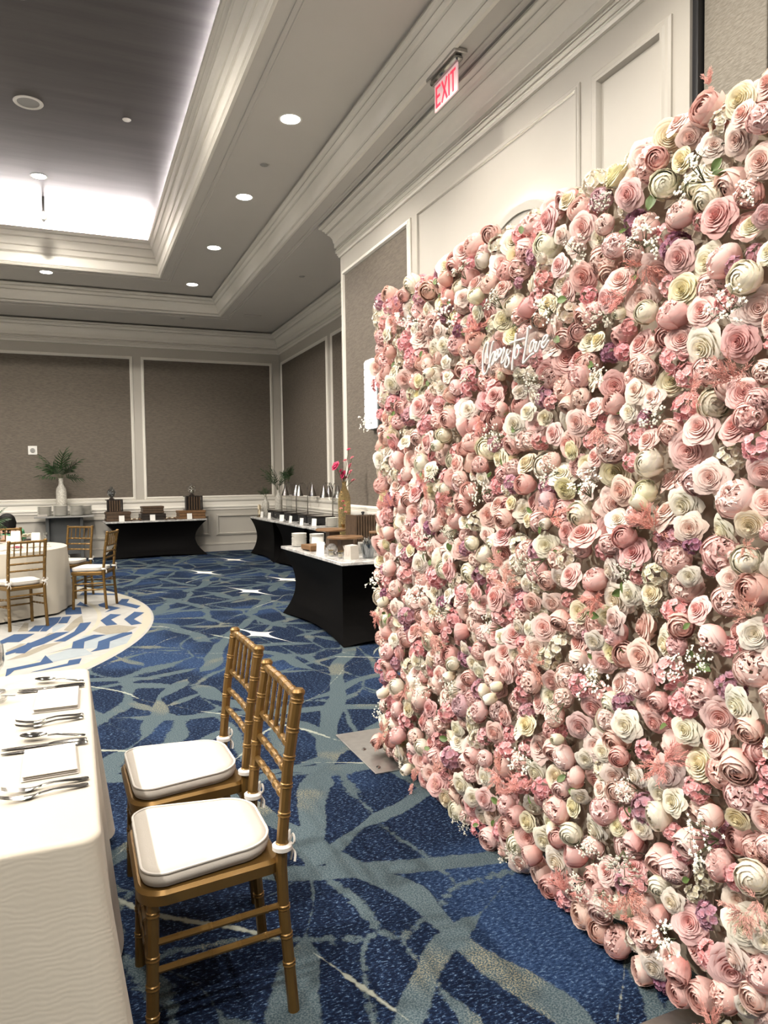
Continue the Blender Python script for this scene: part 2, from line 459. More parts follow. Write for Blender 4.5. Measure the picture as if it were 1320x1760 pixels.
def tray_ceiling_mat():
    mt, nt, bs, nd, lk = nodes_of('pewter_tray_paint')
    tc = N(nt, 'ShaderNodeTexCoord'); mp = N(nt, 'ShaderNodeMapping'); mp.inputs['Scale'].default_value = (0.5, 5.0, 1)
    nz = N(nt, 'ShaderNodeTexNoise', i_Scale=1.0, i_Detail=5.0, i_Roughness=0.6)
    rp = N(nt, 'ShaderNodeValToRGB')
    rp.color_ramp.elements[0].position = 0.3; rp.color_ramp.elements[1].position = 0.75
    rp.color_ramp.elements[0].color = (0.085, 0.078, 0.078, 1); rp.color_ramp.elements[1].color = (0.135, 0.125, 0.123, 1)
    lk.new(tc.outputs['Object'], mp.inputs[0]); lk.new(mp.outputs[0], nz.inputs['Vector'])
    lk.new(nz.outputs[0], rp.inputs[0]); lk.new(rp.outputs[0], bs.inputs['Base Color'])
    bs.inputs['Metallic'].default_value = 0.35
    bs.inputs['Roughness'].default_value = 0.38
    return mt
M['tray'] = tray_ceiling_mat()
# ------------------------------------------------------------------ the room
XR, XA, YB, YC = 3.11, 4.20, 15.70, 8.62      # near right wall, alcove wall, back wall, end of near right wall
XL, YF = -12.2, -7.0
ZC, Z2, Z3 = 4.67, 4.99, 5.78
floor_ob = struct(MB().box(XL-.2, XA+.2, YF-.2, YB+.2, -0.06, 0.0).build('floor', M['carpet'], smooth=0))
wall_back = struct(MB().box(XL-.2, XA+.2, YB, YB+.2, 0, Z3).build('wall_back', M['white_paint'], smooth=0))
wall_right = struct(MB().box(XR, XA+.2, 3.05, YC, 0, ZC).build('wall_right', M['white_paint'], smooth=0))
wall_alcove = struct(MB().box(XA, XA+.2, YC, YB, 0, ZC).build('wall_alcove', M['white_paint'], smooth=0))
wall_left = struct(MB().box(XL-.2, XL, YF, YB, 0, Z3).build('wall_left', M['white_paint'], smooth=0))
wall_front = struct(MB().box(XL-.2, XA+.2, YF-.2, YF, 0, Z3).build('wall_front', M['white_paint'], smooth=0))

# movable partition that closes the opening beside the near wall
part_w = struct(MB().box(XR+.10, XA+.2, YF, 3.05, 0, ZC).build('wall_partition', M['black'], smooth=0))
y = 3.01
while y > -6.5:
    y2 = y-0.41 if y > 3 else y-1.22
    MB().box(XR+.055, XR+.10, y2+.02, y-.004, 0.02, ZC-.03, ch=.004).build('panel', M['airwall'], part_w, smooth=0)
    y = y2
    if y2 < 2.7 and y2 > 2.5: y = y2-0.008

# ---- ceiling: soffit, middle ring, high tray
C1 = (-10.66, 2.657, -4.3, 14.273)     # x0 x1 y0 y1 of the soffit's edge
C2 = (-9.43, 1.427, -3.1, 13.075)      # of the middle ring's inner edge
def ring_slab(mb, outer, inner, z0, z1):
    ox0, ox1, oy0, oy1 = outer; ix0, ix1, iy0, iy1 = inner
    mb.box(ix1, ox1, oy0, oy1, z0, z1); mb.box(ox0, ix0, oy0, oy1, z0, z1)
    mb.box(ix0, ix1, iy1, oy1, z0, z1); mb.box(ix0, ix1, oy0, iy0, z0, z1)
    return mb
struct(ring_slab(MB(), (XL-.2, XA+.2, YF-.2, YB+.2), C1, ZC, ZC+.05).build('ceiling', M['ceiling_paint'], smooth=0))
struct(ring_slab(MB(), (C1[0]-.3, C1[1]+.3, C1[2]-.3, C1[3]+.3), C2, Z2, Z2+.05).build('ceiling', M['ceiling_paint'], smooth=0))
struct(MB().box(C2[0]-.6, C2[1]+.6, C2[2]-.6, C2[3]+.6, Z3, Z3+.05).build('ceiling', M['tray'], smooth=0))
def rect(c, d=0.0):      # counter-clockwise: left normal points to the middle
    return [(c[0]-d, c[2]-d), (c[1]+d, c[2]-d), (c[1]+d, c[3]+d), (c[0]-d, c[3]+d)]
prof1 = [(-.035, ZC+.002), (-.035, ZC-.012), (-.02, ZC-.016), (-.005, ZC-.012), (.006, ZC+.004), (.016, ZC+.012), (.016, ZC+.03), (.028, ZC+.036), (.032, ZC+.06), (.042, ZC+.10),
         (.062, ZC+.145), (.088, ZC+.175), (.088, ZC+.19), (.102, ZC+.196), (.106, ZC+.215), (.122, ZC+.235), (.122, ZC+.25), (.150, ZC+.262), (.160, ZC+.28), (.160, ZC+.297), (-.02, ZC+.297), (-.02, ZC+.002)]
def grooved(prof, w=.011, d=.016):
    """cut a shadow quirk into every near-vertical or near-level fillet shorter than 25 mm"""
    out = [prof[0]]
    for (a, z), (b, y) in zip(prof, prof[1:]):
        L = math.hypot(b-a, y-z)
        if .009 < L < .026 and abs(b-a) < .004 and y > z:
            m_ = (z+y)/2; h = min(w, L*.8)/2
            out += [(a, m_-h), (a-d, m_-h*.6), (a-d, m_+h*.6), (a, m_+h)]
        out.append((b, y))
    return out
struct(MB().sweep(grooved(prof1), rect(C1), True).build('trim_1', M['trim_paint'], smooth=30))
prof2 = [(-.04, Z2+.002), (-.04, Z2-.012), (-.024, Z2-.017), (-.008, Z2-.012), (.002, Z2+.004), (.010, Z2+.012), (.010, Z2+.03), (.018, Z2+.036), (.018, Z2+.17), (.026, Z2+.18), (.026, Z2+.195), (.040, Z2+.205),
         (.044, Z2+.235), (.058, Z2+.275), (.058, Z2+.29), (.070, Z2+.298), (.074, Z2+.33), (.090, Z2+.37), (.112, Z2+.40), (.112, Z2+.414), (.126, Z2+.422), (.130, Z2+.445), (.150, Z2+.478),
         (.150, Z2+.492), (.172, Z2+.503), (.180, Z2+.52), (.180, Z2+.54), (.140, Z2+.54), (.140, Z2+.50), (-.33, Z2+.50)]
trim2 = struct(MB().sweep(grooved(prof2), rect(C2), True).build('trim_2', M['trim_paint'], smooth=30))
struct(MB().sweep([(-.33, Z2+.02), (-.33, Z3+.01)], rect(C2), True).build('trim_3', M['white_paint'], smooth=0))
bead = lambda z: [(0, z+.001), (0, z-.012), (.012, z-.016), (.018, z-.008), (.042, z-.008), (.048, z-.016), (.06, z-.012), (.06, z+.001)]
struct(MB().sweep(bead(ZC), rect(C1, .24), True).build('trim_4', M['ceiling_paint'], smooth=30))
struct(MB().sweep(bead(Z2), rect(C2, .225), True).build('trim_5', M['ceiling_paint'], smooth=30))

# ---- wall mouldings
wall_path = [(XR, YF), (XR, YC), (XA, YC), (XA, YB), (XL, YB), (XL, YF)]
crown = [(0, 4.235), (.018, 4.24), (.022, 4.262), (.034, 4.268), (.034, 4.288), (.05, 4.30), (.054, 4.322), (.042, 4.338), (.042, 4.352), (.058, 4.358), (.058, 4.415), (.066, 4.42), (.070, 4.44), (.078, 4.475),
         (.100, 4.512), (.128, 4.532), (.128, 4.546), (.144, 4.552), (.150, 4.572), (.176, 4.592), (.176, 4.604), (.202, 4.612), (.212, 4.622), (.212, 4.640), (0, 4.640)]
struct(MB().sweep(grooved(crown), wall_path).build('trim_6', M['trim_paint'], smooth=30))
low_path = [(XR, 3.05)] + wall_path[1:]
rail = [(0, .885), (.014, .89), (.014, .925), (.03, .94), (.03, .965), (.012, .975), (.012, 1.06), (.026, 1.075), (.034, 1.10), (.034, 1.125), (0, 1.13)]
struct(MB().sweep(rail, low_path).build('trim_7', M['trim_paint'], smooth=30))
base = [(0.022, 0), (.022, .135), (.03, .142), (.03, .165), (.012, .178), (0, .18)]
struct(MB().sweep(base, low_path).build('baseboard_all', M['white_paint'], smooth=30)).name = 'baseboard_back'

FR = [(0, 0), (0, .012), (.010, .022), (.022, .022), (.030, .032), (.046, .032), (.055, .018), (.060, .004)]
FR2 = [(0, 0), (0, .008), (.008, .014), (.02, .014), (.026, .020), (.036, .020), (.042, .010), (.044, 0)]
_tn = [7]
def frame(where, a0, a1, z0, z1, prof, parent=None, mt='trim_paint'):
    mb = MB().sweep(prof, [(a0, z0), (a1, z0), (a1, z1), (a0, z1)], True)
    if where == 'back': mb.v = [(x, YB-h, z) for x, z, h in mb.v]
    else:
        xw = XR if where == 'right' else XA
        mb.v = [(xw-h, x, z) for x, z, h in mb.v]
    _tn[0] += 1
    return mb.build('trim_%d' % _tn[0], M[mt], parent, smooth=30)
def tan(where, a0, a1, z0, z1, parent):
    if where == 'back': MB().box(a0, a1, YB-.005, YB+.001, z0, z1).build('wall_panel', M['tan_back'], parent, smooth=0)
    elif where == 'right': MB().box(XR-.005, XR+.001, a0, a1, z0, z1).build('wall_panel', M['tan_side'], parent, smooth=0)
    else: MB().box(XA-.005, XA+.001, a0, a1, z0, z1).build('wall_panel', M['tan_side'], parent, smooth=0)
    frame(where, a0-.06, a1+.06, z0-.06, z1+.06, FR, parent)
for k in range(4):
    tan('back', 1.37-2.89*k, 3.98-2.89*k, 1.19, 3.985, wall_back)
tan('alcove', 12.44, 15.46, 1.19, 3.985, wall_alcove); tan('alcove', 9.1, 12.12, 1.19, 3.985, wall_alcove)
tan('right', 6.62, 8.46, 1.19, 3.985, wall_right)
frame('right', 3.965, 6.435, 1.19, 4.06, FR2, wall_right, 'white_paint')
frame('right', 3.17, 3.845, 1.19, 4.035, [(a*1.9, b*1.6) for a, b in FR2], wall_right, 'white_paint')
for k in range(7): frame('back', 2.75-1.35*k, 3.98-1.35*k, .335, .795, FR, wall_back, 'white_paint')
for k in range(5): frame('alcove', 14.3-1.35*k, 15.5-1.35*k, .335, .795, FR, wall_alcove, 'white_paint')
for k in range(4): frame('right', 7.2-1.35*k, 8.4-1.35*k, .335, .795, FR, wall_right)
struct(MB().box(XR+.02, XR+.11, 3.012, 3.055, 0, ZC).build('trim_40', M['black'], smooth=0))

# ---- cove strips behind the tray moulding's lip
def cove(x0, x1, y0, y1, k=1.0):
    L = bpy.data.lights.new('cove_strip_light', 'AREA'); L.shape = 'RECTANGLE'
    L.size = x1-x0; L.size_y = y1-y0; L.energy = k*P_COVE*max(x1-x0, y1-y0); L.color = (1.0, 0.92, 0.92)
    o = obj('cove_strip_light', L, trim2, ((x0+x1)/2, (y0+y1)/2, Z2+.535)); o.rotation_euler = (PI, 0, 0)
    MB().box(x0, x1, y0, y1, Z2+.502, Z2+.528).build('cove_strip', M['trim'], trim2, smooth=0)
cove(C2[1]+.0, C2[1]+.04, C2[2]+.2, C2[3]-.1, .06); cove(C2[0]-.04, C2[0]-.0, C2[2]+.2, C2[3]-.1, .06)
cove(C2[0]+.1, C2[1]-.1, C2[3]+.0, C2[3]+.04); cove(C2[0]+.1, C2[1]-.1, C2[2]-.04, C2[2]-.0)

# ---- recessed downlights
trim_me = MB().lathe([(.092, 0), (.098, -.002), (.108, -.004), (.114, 0.0), (.092, .0)], 28).mesh('trim_ring', M['trim'])
lens_me = MB().lathe([(0.0001, -.003), (.093, -.002), (.0931, 0.0)], 28).mesh('lens', M['lens'])
def downlight(x, y, z, label, power, spot=120, grp='recessed downlights'):
    t = thing('downlight', label, 'downlight', (x, y, z), 0, grp)
    obj('trim_ring', trim_me, t); obj('lens', lens_me, t)
    if power:
        L = bpy.data.lights.new('downlight_lamp', 'SPOT'); L.energy = power; L.color = LAMP_COL
        L.spot_size = math.radians(spot); L.spot_blend = 0.6; L.shadow_soft_size = 0.075
        obj('lamp', L, t, (0, 0, -.02))
    return t
yy = [13.39, 11.19, 9.08, 6.99, 4.9, 2.8, 0.7, -1.4]
lab = ['recessed downlight at the far corner of the right ceiling band', 'recessed downlight second from the far corner in the right ceiling band',
       'recessed downlight third from the far corner in the right ceiling band', 'largest recessed downlight near the top edge, left of the exit sign',
       'recessed downlight over the aisle beside the exit sign', 'recessed downlight over the back of the flower wall', 'recessed downlight over the camera, right band', 'recessed downlight behind the camera, right band']
for y, l in zip(yy, lab): downlight(2.03, y, Z2, l, P_RING)
for x, l in ((-.33, 'recessed downlight in the back ceiling band, above the plant vase'), (-2.7, 'recessed downlight in the back ceiling band left of the frame'), (-5.1, 'recessed downlight in the back ceiling band far left')):
    downlight(x, 13.43, Z2, l, P_RING)
for x, y, l in ((-.33, 11.41, 'recessed downlight high in the grey tray, near its bright end'), (-.33, 7.25, 'recessed downlight in the grey tray cut by the top edge'), (-.33, 3.2, 'recessed downlight in the tray over the near table'), (-.33, -.9, 'recessed downlight in the tray behind the camera'),
                (-2.77, 11.41, 'recessed downlight in the tray left of the round table'), (-2.77, 7.25, 'recessed downlight in the tray over the round rug'), (-2.77, 3.2, 'recessed downlight in the tray left of the near table'), (-2.77, -.9, 'recessed downlight in the tray behind and left'),
                (-5.2, 7.25, 'recessed downlight over the rug middle'), (-5.2, 3.2, 'recessed downlight far left in the tray')):
    downlight(x, y, Z3, l, P_TRAY*{(-.33, 3.2): .30, (-.33, -.9): .9, (-2.77, 3.2): 1.55, (-2.77, -.9): 1.5, (-5.2, 3.2): 1.5, (-2.77, 11.41): .5, (-.33, 11.41): .65, (-.33, 7.25): .75}.get((x, y), 1.0), 165)

# ---- small ceiling fittings
t = thing('ceiling_speaker', 'round white ceiling speaker in the grey tray', 'speaker', (-.351, 9.272, Z3))
MB().lathe([(.115, 0), (.12, -.006), (.15, -.009), (.158, 0), (.115, 0)], 32).build('trim_ring', M['trim'], t)
MB().lathe([(.0001, -.004), (.116, -.003), (.1161, 0)], 32).build('grille', M['graytop'], t)
t = thing('sprinkler_plate', 'small white disc cover in the grey tray', 'sprinkler', (.696, 9.284, Z3))
MB().lathe([(.0001, -.012), (.042, -.010), (.05, 0)], 20).build('plate', M['trim'], t); MB().lathe([(.0001, -.016), (.025, -.015), (.028, -.011)], 16).build('cap', M['card'], t)
t = thing('ceiling_camera', 'white dome fitting on a short stem at the tray end', 'ceiling fitting', (-.309, 12.2, Z3))
MB().lathe([(.03, -.22), (.02, -.20), (.02, 0)], 12).build('stem', M['graytop'], t)
MB().lathe([(.0001, -.34), (.03, -.335), (.05, -.31), (.062, -.26), (.055, -.235), (.03, -.215), (.0001, -.21)], 20).build('dome', M['trim'], t)
MB().lathe([(.0001, -.365), (.016, -.36), (.02, -.335)], 12).build('lens', M['graymetal'], t)
for (x, y, z, l) in ((2.038, 8.082, Z2, 'small grey disc between the two nearest right downlights'), (3.36, 11.1, ZC, 'small grey disc in the alcove ceiling'), (2.03, 14.72, ZC, 'small dark disc in the back soffit')):
    t = thing('sprinkler_cover', l, 'sprinkler', (x, y, z))
    MB().lathe([(.0001, -.010), (.040, -.009), (.046, -.004), (.046, 0)], 20).build('plate', M['graytop'], t); MB().lathe([(.052, -.002), (.058, -.003), (.060, 0), (.052, 0)], 20).build('trim_ring', M['ceiling_paint'], t)
t = thing('ceiling_vent', 'faint flat vent in the soffit by the back corner', 'vent', (3.25, 14.05, ZC))
MB().box(-.16, .16, -.07, .07, -.008, 0, ch=.002).build('frame', M['ceiling_paint'], t)
for k in range(4): MB().box(-.13, .13, -.05+.028*k, -.036+.028*k, -.012, -.007).build('slat', M['ceiling_paint'], t)

# ---- exit sign under the soffit
t = thing('exit_sign', 'red EXIT sign hanging from a chrome ceiling box', 'exit sign', (2.72, 5.085, ZC))
MB().box(-.055, .055, -.24, .24, -.035, 0, ch=.006).build('housing', M['brushed'], t)
MB().box(-.035, .035, -.215, .215, -.075, -.035, ch=.012).build('lamp_bar', M['steel'], t)
pn = MB().box(-.006, .006, -.185, .185, -.285, -.075, ch=.002).build('panel', M['exit_panel'], t)
def bars(L):                       # letter strokes in local (u to the right, w up), on the face turned to -x
    for (u0, w0, u1, w1, th) in L:
        d = Vector((u1-u0, w1-w0)); n = Vector((-d.y, d.x)).normalized()*th/2
        P = [(u0+n.x, w0+n.y), (u0-n.x, w0-n.y), (u1-n.x, w1-n.y), (u1+n.x, w1+n.y)]
        yield [(-.0085, -a, b) for a, b in P] + [(-.005, -a, b) for a, b in P]
def letter(L):
    mb = MB()
    for q in bars(L): mb.add(q, [(0, 1, 2, 3), (4, 7, 6, 5), (0, 4, 5, 1), (1, 5, 6, 2), (2, 6, 7, 3), (3, 7, 4, 0)])
    mb.build('letter', M['red'], pn, smooth=0)
z0, z1, th = -.262, -.102, .020
letter([(-.150, z0, -.150, z1, th), (-.158, z1-.01, -.082, z1-.01, th), (-.158, (z0+z1)/2, -.092, (z0+z1)/2, th), (-.158, z0+.01, -.082, z0+.01, th)])
letter([(-.058, z0, .026, z1, th), (-.058, z1, .026, z0, th)])
letter([(.058, z0, .058, z1, th)])
letter([(.122, z0, .122, z1, th), (.082, z1-.01, .162, z1-.01, th)])

# ---- wall sconce, thermostat, backlit round mirror
t = thing('wall_sconce', 'tall glowing glass wall sconce with a dark metal back', 'sconce', (XR, 7.47, 2.43))
MB().box(-.055, 0, -.125, .125, -.385, .385, ch=.006).build('back_box', M['graymetal'], t)
s = MB().box(-.115, -.055, -.105, .105, -.375, .375, ch=.01).build('shade', M['sconce'], t)
for k in range(9): MB().box(-.124, -.114, -.10, .10, -.365+.081*k, -.295+.081*k, ch=.006).build('glass_block', M['sconce'], s)
t = thing('wall_thermostat', 'small white thermostat plate on the taupe back wall', 'thermostat', (-.731, YB-.005, 2.14))
MB().box(-.08, .08, -.014, 0, -.085, .085, ch=.004).build('plate', M['card'], t)
MB().lathe([(.0001, .0), (.045, .0), (.04, .02), (.0001, .022)], 20).xf(Matrix.Rotation(PI/2, 4, 'X')).build('dial', M['graytop'], t, (0, -.014, .0))
t = thing('round_wall_light', 'white rim of a glowing round wall light above the flower wall', 'wall light', (XR, 4.62, 2.85))
Rx = Matrix.Rotation(-PI/2, 4, 'Y')
MB().lathe([(.0001, .03), (.60, .03), (.60, .045), (.0001, .045)], 48).xf(Rx).build('disc', M['white_paint'], t)
MB().lathe([(.58, .02), (.64, .02), (.65, .04), (.64, .06), (.58, .06), (.58, .02)], 48).xf(Rx).build('rim', M['white_paint'], t)
MB().lathe([(.50, .012), (.56, .012), (.56, .026), (.50, .026), (.50, .012)], 48).xf(Rx).build('light_ring', mat('mirror_led', (.9, .9, .9), .5, emit=((1, .95, .85), 110.0)), t)
# ------------------------------------------------------------------ round rug inlay (flat print, thin)
rug = thing('round_rug', 'round white carpet inlay with blue chevrons under the round table', 'rug', (-4.0, 8.8, 0))
def disc(mb, r0, r1, z, n=160, mat_=0):
    vs = []; fs = []
    for k in range(n):
        a = 2*PI*k/n
        vs += [(r0*math.cos(a), r0*math.sin(a), z), (r1*math.cos(a), r1*math.sin(a), z)]
    for k in range(n):
        j = (k+1) % n
        fs.append((2*k, 2*k+1, 2*j+1, 2*j))
    mb.add(vs, fs, mat_)
    return mb
mb = MB(); mb.lathe([(4.78, 0.0005), (4.76, .006), (.001, .006)], 160)
mb.build('rug_ground', M['rug_white'], rug, smooth=0)
disc(disc(MB(), 4.665, 4.755, .0066), 4.19, 4.235, .0066).build('rug_border', M['rug_cream'], rug, smooth=0)
BLUE = [[(0.43, 9.49), (0.51, 9.85), (0.6, 9.8), (0.55, 9.51), (0.69, 9.19), (0.63, 9.02), (0.45, 9.44)], [(0.22, 9.56), (0.31, 9.69), (0.33, 9.4), (0.46, 9.15), (0.27, 8.91), (0.34, 9.12), (0.23, 9.39)], [(0.21, 8.42), (0.33, 8.79), (0.44, 8.69), (0.32, 8.42), (0.37, 8.1), (0.26, 8.08)], [(0.45, 8.38), (0.59, 8.81), (0.69, 8.7), (0.55, 8.33), (0.61, 8.03), (0.5, 7.99)], [(-0.03, 9.61), (0.02, 9.88), (0.12, 9.41)], [(-0.15, 9.37), (-0.11, 9.49), (0.02, 9.43), (0.03, 8.94), (-0.08, 8.95), (-0.14, 8.98)], [(-0.32, 8.86), (-0.18, 8.85), (-0.21, 8.51), (-0.31, 8.05), (-0.37, 8.08), (-0.33, 8.42)], [(-0.17, 8.84), (-0.08, 8.85), (-0.12, 8.42), (-0.21, 8.45)], [(-0.48, 8.13), (-0.43, 8.43), (-0.33, 8.41), (-0.38, 8.08)], [(0.01, 8.36), (0.12, 8.37), (0.05, 7.93), (-0.13, 7.45), (-0.23, 7.5), (-0.16, 7.62), (-0.05, 7.91)], [(-0.68, 7.57), (-0.7, 7.76), (-0.6, 8.04), (-0.41, 7.98), (-0.53, 7.62), (-0.63, 7.66)], [(-0.6, 7.08), (-0.61, 7.19), (-0.22, 7.94), (-0.09, 7.93), (-0.31, 7.42)], [(-0.53, 7.13), (-0.45, 7.55), (-0.35, 7.53), (-0.45, 7.09)], [(-0.27, 7.0), (-0.07, 7.12), (-0.06, 7.4), (0.13, 7.66), (0.24, 7.6), (0.04, 7.36), (0.03, 7.06), (-0.07, 7.1)], [(0.08, 6.88), (0.14, 7.02), (0.16, 7.31), (0.39, 7.62), (0.48, 7.63), (0.48, 7.54), (0.26, 7.26), (0.24, 6.96)], [(-0.54, 6.28), (-0.55, 6.55), (-0.31, 6.68), (-0.28, 6.93), (-0.21, 6.62), (-0.49, 6.47), (-0.51, 6.37)], [(-0.37, 6.35), (-0.1, 6.53), (-0.09, 6.64), (0.01, 6.67), (-0.01, 6.48), (-0.3, 6.36)], [(0.01, 10.43), (0.05, 10.7), (0.47, 10.35), (0.45, 10.23), (0.16, 10.42)]]
BEIGE = [[(-0.15, 8.03), (-0.05, 8.59), (0.03, 8.85), (0.04, 8.39), (-0.09, 7.94)], [(-0.58, 8.17), (-0.54, 8.68), (-0.5, 8.62), (-0.48, 8.14)], [(-0.58, 6.87), (-0.31, 7.39), (-0.14, 7.46), (-0.43, 6.95)], [(-0.35, 7.59), (-0.28, 7.95), (-0.2, 7.92), (-0.31, 7.51)], [(-0.61, 7.3), (-0.51, 7.54), (-0.46, 7.52), (-0.59, 7.13)], [(0.12, 7.86), (0.2, 8.07), (0.38, 8.06), (0.55, 7.86), (0.43, 7.63), (0.24, 7.61)]]
GREY = [[(-0.26, 8.38), (-0.17, 8.41), (-0.13, 8.31), (-0.25, 7.93)], [(0.04, 7.36), (0.25, 7.6), (0.38, 7.62), (0.16, 7.31), (0.14, 7.02), (0.04, 7.04)], [(-0.06, 7.4), (0.04, 7.65), (0.12, 7.66), (-0.05, 7.41)], [(-0.35, 6.75), (-0.22, 6.95), (-0.07, 7.1), (0.04, 7.04), (0.1, 6.79), (-0.21, 6.64)], [(0.26, 7.26), (0.48, 7.5), (0.4, 7.1), (0.24, 6.94)]]
_pz = [0.0]
def print_pieces(name, polys, mt, z):
    for p in polys:
        n = len(p); q = [(x+4.0, y-8.8) for x, y in p]
        ar = sum(q[i][0]*q[(i+1) % n][1]-q[(i+1) % n][0]*q[i][1] for i in range(n))
        if ar < 0: q.reverse()
        _pz[0] += .00002; mb = MB(); mb.add([(x, y, z+_pz[0]) for x, y in q], [tuple(range(n))])
        mb.build(name, mt, rug, smooth=0)
print_pieces('rug_field', GREY, M['rug_grey'], .0068)
print_pieces('rug_band', BEIGE, M['rug_beige'], .0068)
print_pieces('rug_chevron', BLUE, M['rug_blue'], .0068)
def pol(r, a): return (r*math.cos(a)-4.0, r*math.sin(a)+8.8)
more = []; moreb = []
for k in range(20):                      # the print goes on round the circle outside the photograph
    a = 0.62+k*0.255
    if a > 2*PI-0.72: break
    for r in (4.28, 4.48):
        more.append([pol(r, a), pol(r+.09, a+.035), pol(r, a+.07), pol(r+.08, a+.07), pol(r+.17, a+.035), pol(r+.08, a)])
    moreb.append([pol(3.6, a), pol(3.78, a), pol(3.78, a+.12), pol(3.6, a+.12)])
    more.append([pol(3.85, a+.1), pol(4.0, a+.1), pol(4.0, a+.22), pol(3.85, a+.22)])
print_pieces('rug_chevron', more, M['rug_blue'], .0066); print_pieces('rug_band', moreb, M['rug_beige'], .0066)

# ------------------------------------------------------------------ chiavari chairs (local: front towards -x)
def bamboo(mb, pts, r, rings, n=8):
    """tube with ring beads at the given fractions of its length"""
    P = [Vector(p) for p in pts]
    seg = [(P[i+1]-P[i]).length for i in range(len(P)-1)]; L = sum(seg)
    def at(s):
        s = max(0, min(L, s))
        for i, d in enumerate(seg):
            if s <= d or i == len(seg)-1: return P[i]+(P[i+1]-P[i])*(s/d)
            s -= d
    cs = {0.0: r, L: r}
    a = 0
    for d in seg[:-1]: a += d; cs[a] = r
    for g in rings:
        s = g*L
        cs[s-.0075] = r; cs[s-.005] = r*1.16; cs[s-.001] = r*1.04; cs[s+.001] = r*1.04; cs[s+.005] = r*1.16; cs[s+.0075] = r
    ks = sorted(k for k in cs if 0 <= k <= L)
    mb.tube([at(k) for k in ks], [cs[k] for k in ks], n)
    return mb
def make_chair():
    t = obj('chiavari_chair', None); t.empty_display_size = .1
    seat = MB()
    def outline(k, gx=0.0, gy=0.0, z=0.0, rb=.04):           # rounded trapezoid, front wider
        pts = []
        cor = [(-.215-gx, -.215-gy, PI), (.162+gx, -.182-gy, 1.5*PI), (.162+gx, .182+gy, 0), (-.215-gx, .215+gy, .5*PI)]
        R = [.07, rb, rb, .07]
        for (x, y, a), rr in zip(cor, R):
            rr = max(.006, rr+min(gx, 0))
            cx = x+rr if x < 0 else x-rr; cy = y+rr if y < 0 else y-rr
            for j in range(k):
                b = a+.5*PI*j/(k-1)
                pts.append((cx+rr*math.cos(b), cy+rr*math.sin(b), z))
        return pts
    def loft(mb, rings):
        n = len(rings[0]); o = mb.add(sum(rings, []), [])
        fs = []
        for i in range(len(rings)-1):
            for j in range(n):
                fs.append((o+i*n+j, o+i*n+(j+1) % n, o+(i+1)*n+(j+1) % n, o+(i+1)*n+j))
        fs.append(tuple(o+j for j in range(n-1, -1, -1))); fs.append(tuple(o+(len(rings)-1)*n+j for j in range(n)))
        mb.f += fs; mb.m += [0]*len(fs)
        return mb
    loft(seat, [outline(6, -.008, -.008, .398), outline(6, .004, .004, .403), outline(6, .006, .006, .432), outline(6, -.002, -.002, .442)]).build('seat', M['gold'], t)
    cu = MB()
    loft(cu, [outline(9, -.030, -.026, .4425, .115), outline(9, -.012, -.008, .449, .115), outline(9, -.006, -.003, .466, .115), outline(9, -.012, -.008, .482, .115), outline(9, -.03, -.028, .4905, .115), outline(9, -.07, -.065, .4955, .115), outline(9, -.13, -.13, .4975, .115)])
    cu = cu.build('cushion', M['cushion'], t, smooth=60)
    pp = outline(9, -.010, -.006, .484, .115)
    MB().tube(pp, .0035, 6, closed=True).build('piping', M['piping'], cu)
    pp = outline(9, -.016, -.012, .449, .115)
    MB().tube(pp, .0035, 6, closed=True).build('piping', M['piping'], cu)
    for s in (-1, 1):
        yb = .182*s
        post = [(.192, yb*1.04, 0), (.170, yb, .30), (.166, yb, .42), (.170, yb, .50), (.190, yb, .70), (.224, yb, .905)]
        mb = bamboo(MB(), post, .0165, [.155, .245, .335, .53, .625, .715, .80, .885, .975], 10)
        mb.lathe([(.0001, .918), (.014, .916), (.020, .908), (.020, .902), (.016, .896), (.0165, .88)], 10, (.224, yb, 0))
        mb.build('rear_leg', M['gold'], t)
        fr = [(-.192, .195*s, 0), (-.180, .186*s, .40)]
        bamboo(MB(), fr, .0165, [.25, .45, .64, .93], 10).build('front_leg', M['gold'], t)
        for z in (.305, .23):
            a = (-.187, .19*s, z-.012); b = (.176, yb, z+.004)
            bamboo(MB(), [a, b], .0095, [.2, .42, .63, .84], 8).build('stretcher', M['gold'], t)
        tie = MB()
        tie.tube([(.169, yb+.020*math.cos(a), .482+.004*math.sin(2*a)) if False else (.170+.0195*math.cos(a), yb+.0195*math.sin(a), .475) for a in [2*PI*k/14 for k in range(14)]], .011, 6, closed=True)
        for sg, up in ((1, .03), (-1, .035)):
            tie.tube(catmull([(.188, yb, .478), (.196, yb+.016*sg, .478+up), (.198, yb+.026*sg, .478+up*.5), (.190, yb+.004*sg, .474)], 5), .0032, 5)
        tie.tube(catmull([(.189, yb, .476), (.200, yb+.012, .45), (.197, yb+.014, .425)], 4), .0035, 5)
        tie.tube(catmull([(.189, yb, .476), (.203, yb-.010, .455), (.199, yb-.020, .435)], 4), .0035, 5)
        tie.build('tie', M['piping'], t)
    def bx(z): return .170+(z-.50)/.405*.054 if z > .5 else .168
    for z, r in ((.893, .0135), (.745, .0105), (.672, .0105), (.600, .0105)):
        x = bx(z); 
        bamboo(MB(), [(x, -.182, z), (x+.004, 0, z+.001), (x, .182, z)], r, [.18, .34, .5, .66, .82], 8).build('back_rail', M['gold'], t)
    for k in range(5):
        y = -.128+.064*k
        bamboo(MB(), [(bx(.745), y, .745), (bx(.893)+.002, y, .893)], .0072, [.28, .5, .72], 7).build('spindle', M['gold'], t)
    for z in (.265, .20): bamboo(MB(), [(-.188, -.19, z), (-.188, .19, z)], .0095, [.2, .4, .6, .8], 8).build('stretcher', M['gold'], t)
